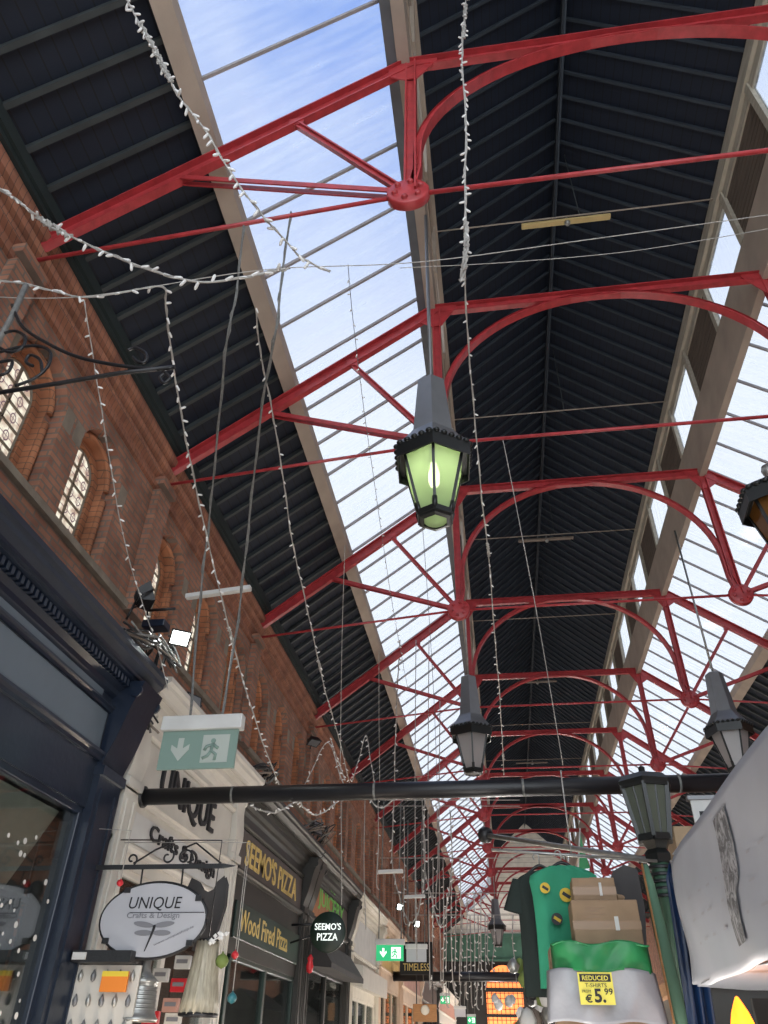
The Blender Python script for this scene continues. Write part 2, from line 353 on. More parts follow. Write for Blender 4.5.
# roof slope  z = 6.55 + .75 (x+4)
def rz(x): return 6.55 + .75*(x+4)
slope_n = Vector((-.75, 0, 1)).normalized()
def slab(mb, xa, xb, y0, y1, t, lift=0, mirror=False):
    pa, pb = Vector((xa, 0, rz(xa)+lift)), Vector((xb, 0, rz(xb)+lift)); n = slope_n*t
    pts = [(pa.x, pa.z), (pb.x, pb.z), (pb.x+n.x, pb.z+n.z), (pa.x+n.x, pa.z+n.z)]
    if mirror: pts = [(mir(x), z) for x, z in pts][::-1]
    mb.prism(pts, lambda a, bb, tt: (a, tt, bb), y0, y1)
for side, mi in (('left', False), ('right', True)):
    b = MB(); slab(b, -4.15, -2.50, Y0, Y1, .06, .10, mi); struct(b, 'ceiling_boards_'+side, 'board')
    b = MB()
    y = Y0+.2
    while y < Y1:
        slab(b, -4.0, -2.5, y-.026, y+.026, .075, .02, mi); y += .39
    struct(b, 'ceiling_rafters_'+side, 'rafter')
    b = MB()
    pts = [(-2.55, rz(-2.55)-.10), (-2.39, rz(-2.39)-.10), (-2.39, rz(-2.39)+.10), (-2.55, rz(-2.55)+.16)]
    if mi: pts = [(mir(x), z) for x, z in pts][::-1]
    b.prism(pts, lambda a, bb, tt: (a, tt, bb), Y0, Y1); struct(b, 'trim_beam_below_glass_'+side, 'tan')
    g = MB(); slab(g, -2.42, -.55, Y0, Y1, .012, .10, mi)
    win = struct(g, 'window_1' if not mi else 'window_2', 'skyglass')
    b = MB(); y = 3.01 - .785*12
    while y < Y1:
        slab(b, -2.42, -.50, y-.016, y+.016, .045, .055, mi); y += .785
    b.build('glazing_bars', 'lead', win)
    # beam at the head of the glass, with lead gutter
    sgn = (lambda x: mir(x)) if mi else (lambda x: x)
    def bx(mb, xa, xb, za, zb, y0=Y0, y1=Y1):
        a_, c_ = sorted((sgn(xa), sgn(xb))); mb.box(a_, c_, y0, y1, za, zb)
    b = MB(); bx(b, -.50, -.36, 9.00, 9.9) if not mi else bx(b, -.42, -.30, 8.88, 9.86); struct(b, 'trim_fascia_'+side, 'tan')
    b = MB(); bx(b, -.62, -.50, 9.02, 9.30) if not mi else bx(b, -.50, -.42, 9.05, 9.30); struct(b, 'trim_gutter_'+side, 'grey')
    # eaves board and clerestory
    b = MB(); bx(b, -.42, -.28, 11.20, 11.47); bx(b, -.40, -.34, 11.02, 11.20)
    bx(b, -.40, -.34, 9.86, 9.92)
    yy = 5.45 - 1.65*8
    while yy < Y1: bx(b, -.40, -.31, 9.9, 11.25, yy-.06, yy+.06); yy += 1.65
    struct(b, 'trim_clerestory_frame_'+side, 'tanlight' if mi else 'tan')
    yy = 5.45 - 1.65*8; k = 0; pan = MB(); gl = MB()
    while yy < Y1:
        if k % 2 == 0:
            for q in range(9):
                z = 9.92 + q*.125; x0 = -.39
                a_, c_ = sorted((sgn(x0), sgn(x0+.02)))
                pan.box(a_, c_, yy+.06, yy+1.59, z, z+.105)
            bx(pan, -.405, -.395, 9.9, 11.1, yy+.06, yy+1.59)
        else: bx(gl, -.38, -.372, 9.9, 11.1, yy+.06, yy+1.59)
        yy += 1.65; k += 1
    struct(pan, 'wall_clerestory_louvres_'+side, 'shutter')
    struct(gl, 'window_3' if not mi else 'window_4', 'skyglass')
    # central dark gable roof
    def gz(x): return 11.45 + (13.5-11.45)*(x+.35)/(XC+.35)
    def gs(mb, xa, xb, y0, y1, lift, t):
        pts = [(xa, gz(xa)+lift), (xb, gz(xb)+lift), (xb, gz(xb)+lift+t), (xa, gz(xa)+lift+t)]
        if mi: pts = [(mir(x), z) for x, z in pts][::-1]
        mb.prism(pts, lambda a, bb, tt: (a, tt, bb), y0, y1)
    b = MB(); gs(b, -.45, XC, Y0, Y1, .10, .06); struct(b, 'ceiling_gable_boards_'+side, 'board')
    b = MB(); y = Y0+.1
    while y < Y1: gs(b, -.35, XC-.02, y-.02, y+.02, .025, .08); y += .40
    struct(b, 'ceiling_gable_rafters_'+side, 'rafter2')
b = MB(); b.box(XC-.03, XC+.03, Y0, Y1, 13.36, 13.60); b.tube([(XC, Y0, 13.22), (XC, Y1, 13.22)], .02, 6); struct(b, 'trim_ridge_beam', 'rafter2')
b = MB(); b.box(-4.05, -3.86, Y0, Y1, 6.43, 6.52); b.box(-3.88, -3.82, Y0, Y1, 6.48, 6.62); b.box(-3.95, -3.86, Y0, Y1, 6.50, 6.70); struct(b, 'trim_wall_gutter_left', 'gutter')
b = MB(); b.box(mir(-3.72), mir(-4.02), Y0, Y1, 6.40, 6.52); struct(b, 'trim_wall_gutter_right', 'gutter')

# ---- end wall
b = MB(); b.prism([(-4.2, 6.55), (8.1, 6.55), (8.1, 7.2), (4.9, 9.6), (4.75, 11.7), (XC, 13.9), (-.8, 11.7), (-.95, 9.6), (-4.2, 7.2)], lambda a, c, t: (a, t, c), Y1, Y1+.3)
struct(b, 'wall_end', 'boardwhite')
b = MB(); b.box(-4.2, 8.1, Y1-.1, Y1+.2, 5.15, 6.6)
for k in range(14): b.box(-3.9+k*.9, -3.84+k*.9, Y1-.16, Y1-.1, 5.2, 6.5)
b.box(-4.2, 8.1, Y1-.2, Y1-.1, 6.42, 6.65); b.box(-4.2, 8.1, Y1-.2, Y1-.1, 5.08, 5.2); struct(b, 'trim_end_beam', 'signgreen')
b = MB(); b.box(-4.2, 8.1, Y1, Y1+.2, -1.6, 5.15); struct(b, 'wall_end_lower', 'dark')
arch = thing('arched_shop_window', (-.22, Y1-.1, 1.0), 'orange backlit arched window with dark grid at the far end of the arcade', 'window')
b = MB(); pts = [(-1.4, 1.0), (.9, 1.0), (.9, 3.7)] + [(-.25+1.15*math.cos(t), 3.7+1.18*math.sin(t)) for t in [PI*k/14 for k in range(1, 14)]] + [(-1.4, 3.7)]
b.prism(pts, lambda a, c, t: (a, t, c), Y1-.08, Y1-.02); b.build('lit_pane', 'orangelit', arch)
b = MB()
for k in range(9): b.box(-1.35+k*.27, -1.31+k*.27, Y1-.11, Y1-.08, 1.0, 4.7 if 1 < k < 7 else 4.1)
for k in range(13): b.box(-1.4, .9, Y1-.11, Y1-.08, 1.1+k*.28, 1.13+k*.28)
b.box(-1.45, .95, Y1-.14, Y1-.08, 3.42, 3.64); b.box(-1.45, .95, Y1-.14, Y1-.08, 2.1, 2.27)
b.build('window_bars', 'dark', arch)

# ---- left brick wall with arched windows
YT = [3.64, 7.05, 11.45, 15.94, 20.37, 25.1, 29.7, 34.2, 38.7, 43.2, 47.6, 52.0]     # truss positions
wins = []
for i in range(len(YT)-1):
    a_, c_ = YT[i], YT[i+1]; n = 2 if i == 0 else 3
    if i == 0: wins += [4.43, 5.72]
    else: wins += [a_ + (c_-a_)*(k+.5)/3*1.0 for k in range(3)]
wins = [-2.2, -.9, .9, 2.3] + [w_ for w_ in wins]
ZS, ZSP = 4.15, 5.16      # sill, springing
def path(yc, hw, zs=ZS, sp=ZSP, n=14):
    return [(yc-hw, zs)] + [(yc-hw*math.cos(PI*k/n), sp+hw*math.sin(PI*k/n)) for k in range(n+1)] + [(yc+hw, zs)]
wall = MB(); WO = .46
ztop = 6.45
ys = [Y0] + sum([[w_-WO, w_+WO] for w_ in wins], []) + [Y1]
for i in range(0, len(ys), 2): wall.face([(XL, ys[i], ZS), (XL, ys[i+1], ZS), (XL, ys[i+1], ztop), (XL, ys[i], ztop)])
wall.face([(XL, Y0, -1.6), (XL, Y1, -1.6), (XL, Y1, ZS), (XL, Y0, ZS)])
for w_ in wins:
    p = path(w_, WO)[1:-1]
    for (a_, z0), (c_, z1) in zip(p, p[1:]): wall.face([(XL, a_, z0), (XL, c_, z1), (XL, c_, ztop), (XL, a_, ztop)])
struct(wall, 'wall_left', 'brick')
b = MB(); b.box(-4.75, -4.7, Y0, Y1, -1.6, 6.5); struct(b, 'wall_left_outer', 'dark')
def jamb(mb, yc, hw, x0, x1):
    p = path(yc, hw)
    for (a_, z0), (c_, z1) in zip(p, p[1:]): mb.face([(x0, a_, z0), (x0, c_, z1), (x1, c_, z1), (x1, a_, z0)])
    mb.face([(x0, yc-hw, ZS), (x0, yc+hw, ZS), (x1, yc+hw, ZS), (x1, yc-hw, ZS)])
def annulus(mb, yc, h0, h1, x):
    p, q = path(yc, h0), path(yc, h1)
    for i in range(len(p)-1): mb.face([(x, *p[i]), (x, *p[i+1]), (x, *q[i+1]), (x, *q[i])])
b1, b2 = MB(), MB()
for w_ in wins:
    jamb(b1, w_, WO, XL, XL-.15); annulus(b1, w_, .37, WO, XL-.15)
    jamb(b2, w_, .37, XL-.15, XL-.24); annulus(b2, w_, .29, .37, XL-.24); jamb(b2, w_, .29, XL-.24, XL-.33)
    # shafts (roll mouldings) at the jambs
    for s_ in (-1, 1): b2.tube([(XL-.135, w_+s_*.405, ZS), (XL-.135, w_+s_*.405, ZSP-.12)], .035, 8)
    p = [(XL-.135, a_, z_) for a_, z_ in path(w_, .405)[1:-1]]; b2.tube(p, .035, 6)
struct(b1, 'wall_left_window_recesses', 'brick'); struct(b2, 'wall_left_window_arches', 'brick_arch')
b = MB()
for w_ in wins:
    for s_ in (-1, 1):
        b.box(XL-.02, XL+.004, min(w_+s_*.462, w_+s_*.62), max(w_+s_*.462, w_+s_*.62), ZSP-.10, ZSP+.16)
b.box(XL-.3, XL+.06, Y0, Y1, ZS-.09, ZS-.01)
struct(b, 'trim_sandstone_blocks', 'stone')
# arch label mould rings + pilasters + corbelled cornice
b = MB()
for w_ in YT:
    b.box(XL-.02, XL+.10, w_-.17, w_+.17, ZS-.1, 5.80); b.box(XL, XL+.14, w_-.2, w_+.2, 5.86, 5.98)
struct(b, 'trim_brick_pilasters', 'brick')
b = MB(); prof = [(XL, 5.80), (XL+.05, 5.80), (XL+.055, 5.86), (XL+.01, 5.88), (XL+.01, 5.97), (XL+.08, 5.99), (XL+.095, 6.03), (XL+.08, 6.075), (XL+.02, 6.085), (XL+.02, 6.115), (XL+.11, 6.13), (XL+.135, 6.18), (XL+.11, 6.23), (XL+.04, 6.24), (XL+.04, 6.27), (XL+.14, 6.29), (XL+.165, 6.35), (XL+.15, 6.42), (XL, 6.42)]
b.prism(prof, lambda a, c, t: (a, t, c), Y0, Y1); struct(b, 'trim_brick_cornice_left', 'cornice')
for i, w_ in enumerate(wins):
    if w_ < 0: continue
    g = MB(); g.prism(path(w_, .29), lambda a, c, t: (t, a, c), XL-.30, XL-.29); wn = struct(g, 'window_%d' % (i+5), 'leaded')
    f_ = MB(); f_.tube([(XL-.28, a_, z_) for a_, z_ in path(w_, .275)], .016, 4)
    f_.box(XL-.29, XL-.27, w_-.012, w_+.012, ZS, ZSP+.27)
    for q in range(5): f_.box(XL-.29, XL-.27, w_-.28, w_+.28, ZS+.21*(q+1)-.01, ZS+.21*(q+1)+.01)
    f_.build('lead_frame', 'stone', wn)

# ================================================================== RED ROOF TRUSSES
A = (-.37, 8.98); B = (-.39, 6.33); R_ = (mir(-.37), 8.98); SN = (mir(-.39), 6.33)
T0 = thing('roof_truss', (XC, 0, 6.3), 'nearest red iron roof truss, crossing the top of the picture', 'roof truss', 'red iron roof trusses')
def P3(p, y=0): return (p[0], y, p[1])
def tbeam(mb, p, q, fl=.12, dp=.13):
    p, q = Vector(P3(p)), Vector(P3(q)); d = (q-p).normalized(); up = Vector((0, 1, 0)).cross(d).normalized()
    if up.z < 0: up = -up
    if abs(d.z) > .99: up = Vector((1, 0, 0))
    mb.beam(p+up*dp*.5, q+up*dp*.5, fl, .018, up); mb.beam(p-up*dp*.5, q-up*dp*.5, fl*.62, .018, up); mb.beam(p, q, .02, dp, up)
Fp = (-4.0, 6.22)
for m_ in (0, 1):
    g = (lambda p: (mir(p[0]), p[1])) if m_ else (lambda p: p)
    b = MB(); tbeam(b, g(Fp), g(A), .14, .15); b.build('rafter_chord', 'red', T0)
    b = MB(); tbeam(b, g((A[0]+.02, A[1])), g((B[0]+.02, B[1])), .16, .10)
    for q in range(5): b.lathe([(.014, 0), (.014, .02), (.0, .028)], (g((A[0]+.06, 0))[0], -.02, B[1]+.25+q*.12), 6, axis=(0, -1, 0))
    b.build('post', 'red', T0)
    b = MB(); tbeam(b, g((-1.59, 7.98)), g(B), .075, .05)
    b.box(*sorted((g((-1.66, 0))[0], g((-1.50, 0))[0])), -.03, .03, 7.93, 8.06); b.build('diagonal_strut', 'red', T0)
    b = MB(); 
    for s_ in (-.035, .035):
        b.beam(P3(g((-2.70, 7.13)), s_), P3(g(B), s_), .014, .065, (0, 0, 1))
    b.build('flat_tie', 'red', T0)
    b = MB(); b.tube([P3(g((-4.02, 5.99))), P3(g(B))], .021, 8); b.build('wall_tie_rod', 'red', T0)
    b = MB(); b.lathe([(.0, -.05), (.18, -.05), (.195, -.04), (.195, .04), (.18, .05), (0, .05)], P3(g(B)), 24, axis=(0, 1, 0))
    plate = b.build('bolted_disc', 'red', T0)
    for q in range(6):
        b = MB(); t = q*PI/3+.3; b.lathe([(.030, 0), (.030, .024), (.018, .036), (0, .036)], (g(B)[0]+.125*math.cos(t), -.05, B[1]+.125*math.sin(t)), 6, axis=(0, -1, 0))
        b.build('bolt_head', 'red', plate)
b = MB(); tbeam(b, A, R_, .14, .13); b.build('top_chord', 'red', T0)
b = MB(); b.tube([P3(B), P3(SN)], .023, 8); b.build('long_tie_rod', 'red', T0)
# arched rib: flange + web swept along a half ellipse
b = MB(); rib = []
n_ = 40
for k in range(n_+1):
    t = PI - PI*k/n_; rib.append((XC+2.23*math.cos(t), 7.0+1.93*math.sin(t)))
rib = [(XC-2.23-.05, 6.45), (XC-2.235, 6.72)] + rib + [(XC+2.235, 6.72), (XC+2.28, 6.45)]
rows = [[], [], [], []]; web = [[], []]
for i, p in enumerate(rib):
    q0, q1 = rib[max(i-1, 0)], rib[min(i+1, len(rib)-1)]; tx, tz = q1[0]-q0[0], q1[1]-q0[1]; l_ = math.hypot(tx, tz); nx, nz = -tz/l_, tx/l_
    for j, (o, yv) in enumerate(((-.0, -.06), (-.0, .06), (.018, .06), (.018, -.06))): rows[j].append((p[0]+nx*o, yv, p[1]+nz*o))
    web[0].append((p[0], nx, p[1], nz))
b.grid([rows[0], rows[1], rows[2], rows[3], rows[0]], False)
for yv in (-.01, .01): b.grid([[(a_+nx*.018, yv, c_+nz*.018) for a_, nx, c_, nz in web[0]], [(a_+nx*.08, yv, c_+nz*.08) for a_, nx, c_, nz in web[0]]], False)
b.grid([[(a_+nx*.08, -.035, c_+nz*.08) for a_, nx, c_, nz in web[0]], [(a_+nx*.08, .035, c_+nz*.08) for a_, nx, c_, nz in web[0]]], False)
b.build('arched_rib', 'red', T0)
for g in (lambda p: p, lambda p: (mir(p[0]), p[1])):
    b = MB(); b.prism([g((-.60, 8.72)), g((-.60, 8.92)), g((-.35, 9.06)), g((-.05, 9.06)), g((-.05, 8.98)), g((-.28, 8.6)), g((-.42, 8.6))], lambda a, c, t: (a, t, c), -.035, -.02); b.build('corner_plate', 'red', T0)
ordn = ['nearest', 'second nearest', 'third nearest', 'fourth nearest', 'fifth nearest', 'sixth nearest', 'seventh nearest', 'eighth nearest', 'ninth nearest', 'third farthest', 'second farthest', 'farthest']
T0.location = (XC, YT[0], 6.3)
for i in range(1, len(YT)):
    copy_tree(T0, (XC, YT[i], 6.3), '%s red iron roof truss with arched rib, counted from the front' % ordn[i])
T0['_o'] = (XC, YT[0], 6.3)
# thin collar ties high in the gable, with hangers and gold strip lamps
for i, (yy, w_) in enumerate(((7.25, 1), (11.9, 0), (16.65, 1), (21.3, 0), (26, 1), (30.7, 0), (35.3, 1))):
    o = thing('collar_tie', (XC, yy, 11.35), 'thin pale tie rod and hanger under the gable, %s from the front' % ['first', 'second', 'third', 'fourth', 'fifth', 'sixth', 'seventh'][i], 'tie rod', 'collar ties under the gable')
    b = MB(); b.tube([(-.35, yy, 11.35), (4.3, yy, 11.35)], .014, 6); b.build('rod', 'tan', o)
    b = MB(); b.tube([(XC+.12, yy, 11.36), (XC+.12, yy, 13.3)], .01, 5); b.build('hanger', 'rafter', o)
    if w_:
        s_ = thing('strip_lamp', (XC-.15, yy, 11.2), 'unlit golden strip lamp on the %s collar tie under the ridge' % ['first', '', 'third', '', 'fifth', '', 'seventh'][i], 'strip lamp', 'strip lamps under the ridge')
        b = MB(); b.box(XC-.85, XC+.60, yy-.05, yy+.05, 11.18, 11.23); bev(b.build('batten', 'yellow' if i < 1 else 'cowhide', s_), .01)
        b = MB(); b.lathe([(0, -.05), (.04, -.045), (.05, 0), (.02, .04), (.02, .13)], (XC-.1, yy, 11.17), 12); b.build('fixing', 'steel', s_)

# ================================================================== LANTERNS
def lantern(c, label, pane, lit=False, rodz=9.0, rot=0, s=1.0, group='hanging arcade lanterns', cap=True):
    x, y, z = c          # z = bottom of glass
    o = thing('hanging_lantern', (x, y, z), label, 'lantern', group)
    def hexr(prof, n=6): b_ = MB(); b_.lathe([(r*s, z_*s) for r, z_ in prof], c, n, rot, False); return b_
    # tapered glass body
    def ring(r, h): return [Vector((x+r*s*math.cos(rot+k*PI/3), y+r*s*math.sin(rot+k*PI/3), z+h*s)) for k in range(6)]
    lo, hi = ring(.17, .03), ring(.34, .74)
    for k in range(6):
        b_ = MB(); k2 = (k+1) % 6; b_.face([lo[k], lo[k2], hi[k2], hi[k]]); solid(b_.build('glass_pane', pane, o), .005)
    b_ = MB()
    for k in range(6):
        b_.beam(lo[k], hi[k], .028*s, .028*s); k2 = (k+1) % 6
        b_.beam(lo[k], lo[k2], .05*s, .06*s, (0, 0, 1)); b_.beam(hi[k], hi[k2], .05*s, .07*s, (0, 0, 1))
        b_.tube([hi[k]*.0+lo[k]+(hi[k]-lo[k])*.0, lo[k]+(hi[k]-lo[k])*.16], .026*s, 6)
    b_.lathe([(.125*s, -.03*s), (.17*s, -.02*s), (.20*s, .03*s), (.17*s, .05*s), (.125*s, .02*s), (.125*s, -.03*s)], c, 6, rot, False)
    b_.build('frame', 'lampblack', o)
    b_ = MB(); b_.lathe([(0, -.035*s), (.11*s, -.018*s), (.127*s, .0)], c, 16); b_.build('base_glass', pane, o)
    # overhanging canopy with hanging skirt and scallops
    b_ = hexr([(.335, .72), (.40, .72), (.415, .64), (.425, .64), (.43, .80), (.40, .83), (.34, .83), (.335, .72)])
    e = ring(.43, .815)
    for k in range(6):
        k2 = (k+1) % 6
        for q in range(5):
            p = e[k].lerp(e[k2], (q+.5)/5); b_.lathe([(0, -.03*s), (.03*s, -.02*s), (.036*s, .0*s), (.02*s, .022*s), (0, .028*s)], p, 8)
    b_.build('canopy_skirt', 'lampblack', o)
    if cap:
        b_ = hexr([(.41, .82), (.40, .86), (.34, .93), (.265, 1.04), (.245, 1.08), (.235, 1.08), (.165, 1.88), (.14, 1.90)]); b_.build('tapered_cap', 'lampgrey', o)
    else:
        b_ = hexr([(.41, .82), (.40, .86), (.30, .93), (.12, 1.02), (.05, 1.05)]); b_.build('low_cap', 'lampblack', o)
        b_ = MB(); b_.lathe([(0, 1.05*s), (.03*s, 1.05*s), (.035*s, 1.09*s), (.06*s, 1.13*s), (.07*s, 1.18*s), (.055*s, 1.23*s), (0, 1.26*s)], c, 14); b_.build('ball_finial', 'steel', o)
        b_ = MB(); b_.tube([(x, y, z+1.06*s), (x+.5, y, z+1.0*s), (x+1.2, y+.1, z+.6*s), (x+1.3, y+.1, z-1.5)], .03, 8); b_.build('bracket_arm', 'black', o); return o
    b_ = MB(); b_.tube([(x, y, z+1.75*s), (x, y, rodz)], .021, 10); b_.lathe([(.03, 0), (.05, .02), (.03, .05)], (x, y, z+1.79*s), 12); b_.build('suspension_rod', 'lampgrey' if lit else 'steel', o)
    b_ = MB(); b_.lathe([(0, .40*s), (.04*s, .42*s), (.06*s, .48*s), (.06*s, .58*s), (.04*s, .64*s), (.03*s, .72*s)], c, 16); bl = b_.build('lamp_bulb', 'bulb' if lit else 'bulbunlit', o)
    if lit: lamp('POINT', (x, y, z+.5*s), 4.5, (1, 1, .76), .07)
    return o
lantern((-.36, 5.5, 4.0), 'lit yellow-green hanging lantern, nearest and largest in the middle of the hall', 'glassgreen', True, 9.0, rot=PI/6+.07, s=.95)
lantern((-.33, 13.0, 3.98), 'unlit hanging lantern with clouded panes above the middle of the black crossbar', 'glassgrey', rodz=9.0, rot=PI/6+.05, s=.93)
lantern((-.32, 38.5, 4.08), 'tiny far lantern hanging before the cream end wall', 'glassgrey', rodz=9.0, rot=.3)
lantern((4.14, 13.3, 3.98), 'unlit hanging lantern with clouded panes at right, above the white sheet', 'glassgrey', rodz=8.95, rot=PI/6+.3, s=.93)
lantern((3.22, 6.7, 4.05), 'dark lantern with amber panes cut by the right edge of the photo', 'glassamber', rot=.45, cap=False)

# ================================================================== SHOPFRONTS
FX = -3.4
def fn_y(a, c, t): return (a, t, c)
def cornice_mb(y0, y1, top=2.96, x=FX, dent=True, out=.30):
    b_ = MB(); t = top
    prof = [(x-.3, t+.02), (x+out, t), (x+out, t-.05), (x+out-.03, t-.07), (x+out-.035, t-.11), (x+out-.09, t-.15), (x+out-.10, t-.17), (x+out-.13, t-.17), (x+out-.13, t-.19), (x+.10, t-.20), (x+.10, t-.27), (x+.05, t-.30), (x+.04, t-.34), (x, t-.37), (x-.3, t-.37)]
    b_.prism(prof, fn_y, y0, y1)
    if dent:
        y = y0+.04
        while y < y1-.05: b_.box(x+.09, x+.145, y, y+.035, t-.265, t-.20); y += .065
    return b_
def ledge_mb(y0, y1, z, x=FX, d=.06, h=.07):
    b_ = MB(); b_.prism([(x-.02, z+h), (x+d, z+h), (x+d, z+h*.65), (x+d*.6, z+h*.4), (x+d*.5, z), (x-.02, z)], fn_y, y0, y1); return b_
def console_mb(yc, wdt, z0, z1, x=FX, out=.28):
    b_ = MB(); pts = [(x-.02, z0)]
    n = 14
    for k in range(n+1):
        t = k/n; pts.append((x+.05 + (out-.05)*(.5-.5*math.cos(PI*t)) + .03*math.sin(2*PI*t), z0 + (z1-z0)*t))
    pts.append((x-.02, z1)); b_.prism(pts, fn_y, yc-wdt/2, yc+wdt/2)
    for s_ in (-1, 1): b_.lathe([(.055, -.012), (.055, .012)], (x+out-.06, yc+s_*wdt/2, z1-.10), 14, axis=(0, 1, 0))
    return b_
def shop(label, y0, y1, mp, mpanel, top=2.96, wtop=1.57, panels=((2.07, 2.55),), dent=True, wins_=1, door=False, glass='shopglass', lower='mid', pil=.3, mwin=None, starts=True, out=.28):
    o = thing('shopfront', (FX, (y0+y1)/2, -1.6), label, 'shopfront')
    b_ = MB(); b_.box(FX-.5, FX, y0, y1, wtop+.06, top-.3); b_.build('fascia_board', mp, o)
    cornice_mb(y0, y1, top, dent=dent).build('cornice', mp, o)
    for z0, z1 in panels:
        b_ = MB(); b_.box(FX, FX+.02, y0+(pil+.05 if starts else .04), y1-pil-.05, z0, z1); bev(b_.build('name_panel', mpanel, o), .006)
        ledge_mb(y0, y1, z0-.09).build('moulding', mp, o)
        ledge_mb(y0, y1, z1+.02, d=.05, h=.05).build('moulding', mp, o)
    for yc in ((y0+pil/2, y1-pil/2) if starts else (y1-pil/2,)):
        b_ = MB(); b_.box(FX-.1, FX+.06, yc-pil/2, yc+pil/2, -1.6, top-.95); b_.box(FX-.1, FX+.09, yc-pil/2-.01, yc+pil/2+.01, top-1.05, top-.97)
        b_.box(FX+.06, FX+.075, yc-pil/2+.06, yc-pil/2+.09, -1.4, top-1.15); b_.box(FX+.06, FX+.075, yc+pil/2-.09, yc+pil/2-.06, -1.4, top-1.15)
        b_.build('pilaster', mp, o)
        console_mb(yc, pil, top-.95, top-.2, out=out).build('scroll_bracket', mp, o)
    mw = mwin or mp; ya, yb = y0+pil, y1-pil; n = wins_
    fr = MB(); wdt = (yb-ya)/n
    fr.box(FX-.1, FX-.02, ya, yb, wtop-.0, wtop+.10); fr.box(FX-.1, FX-.02, ya, yb, -1.6, -1.1)
    for k in range(n+1):
        yy = ya+k*wdt; fr.box(FX-.1, FX-.015, yy-.05, yy+.05, -1.6, wtop+.02)
    bev(fr.build('window_frame', mw, o), .01)
    for k in range(n):
        b_ = MB(); b_.box(FX-.065, FX-.055, ya+k*wdt+.05, ya+(k+1)*wdt-.05, -1.1, wtop); b_.build('window_pane', glass, o)
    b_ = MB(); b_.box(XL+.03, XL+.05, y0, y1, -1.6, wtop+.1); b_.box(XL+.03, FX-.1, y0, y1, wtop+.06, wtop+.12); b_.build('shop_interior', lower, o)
    return o
# --- navy shop
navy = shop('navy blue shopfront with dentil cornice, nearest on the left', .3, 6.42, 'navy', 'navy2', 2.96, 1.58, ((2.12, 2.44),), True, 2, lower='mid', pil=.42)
b = MB(); b.box(FX, FX+.01, .8, 5.8, 2.50, 2.62); b.build('upper_frieze', 'navy2', navy)
for k in range(54):
    yy = 4.75+random.random()*1.15; z_ = .1 + random.random()*1.2; r_ = random.choice((.012, .016, .022))
    b = MB(); b.lathe([(0, 0), (r_, .001), (r_, .002)], (FX-.054, yy, z_), 12, axis=(1, 0, 0)); b.build('dot_sticker', 'white2', navy)
b = MB(); b.box(FX-.5, FX-.48, 1, 5.9, -.2, .72); b.box(FX-.5, FX-.2, 1, 5.9, .90, .94); b.build('window_display_board', 'greyfab', navy)
b = MB(); b.prism([(FX-.55, 1.02), (FX-.50, 1.02), (FX-.20, 1.60), (FX-.55, 1.60)], fn_y, .8, 5.95); b.build('ceiling_reflection_panel', 'cream', navy)  # cream panel added to imitate the pale ceiling reflected in the glass
# --- Unique shop
uq = shop('off-white craft shop front lettered UNIQUE in raised black letters', 6.5, 9.95, 'white', 'white', 3.02, 1.30, ((2.00, 2.50),), False, 2, pil=.30, out=.10)
b = MB(); b.box(FX, FX+.012, 6.9, 9.6, 1.58, 1.84); b.build('lower_name_panel', 'white2', uq)
ledge_mb(6.5, 9.95, 1.48, d=.04).build('moulding', 'white', uq)
text('UNIQUE', 'raised_letters', 'ink', uq, (FX+.03, 7.28, 2.04), (0, 1, 0), (0, 0, 1), .40, 1.65, .04, thick=.006)
text('Crafts & Design', 'raised_letters', 'ink', uq, (FX+.02, 7.28, 1.63), (0, 1, 0), (0, 0, 1), .19, 1.95, .02, thick=.012)
# --- Seemo's
sm = shop("brown-black pizza shop front with gold SEEMO'S PIZZA lettering", 10.0, 14.0, 'seemo', 'seemopanel', 3.0, .95, ((1.98, 2.44),), False, 2, pil=.34, mwin='seemogreen', starts=False)
text("SEEMO'S PIZZA", 'gold_letters', 'gold', sm, (FX+.02, 10.32, 2.04), (0, 1, 0), (0, 0, 1), .33, 2.9, .02, thick=.012)
b = MB(); b.box(FX, FX+.03, 10.2, 13.65, 1.18, 1.60); bev(b.build('lower_board', 'seemogreen', sm), .008)
text('Wood Fired Pizza', 'gold_letters', 'gold', sm, (FX+.031, 10.4, 1.28), (0, 1, 0), (0, 0, 1), .25, 2.5, .006, thick=.01)
# --- juice shop
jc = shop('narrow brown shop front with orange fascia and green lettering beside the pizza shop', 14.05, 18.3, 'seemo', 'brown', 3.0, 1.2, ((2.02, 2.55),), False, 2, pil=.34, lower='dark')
b = MB(); b.box(FX+.02, FX+.028, 14.5, 16.2, 2.04, 2.50); b.build('orange_panel', 'orangep', jc)
text('THE', 'green_letters', 'leafgreen', jc, (FX+.03, 15.9, 2.60), (0, 1, 0), (0, 0, 1), .14, .6, .012, thick=.01)
text('JUICERY', 'green_letters', 'leafgreen', jc, (FX+.03, 14.9, 2.18), (0, 1, 0), (0, 0, 1), .36, 2.5, .012, thick=.01)
b = MB(); b.prism([(FX, 1.72), (FX+.12, 1.70), (FX+.42, 1.30), (FX+.42, 1.22), (FX, 1.25)], fn_y, 14.5, 17.9); b.build('awning_box', 'greyfab', jc)
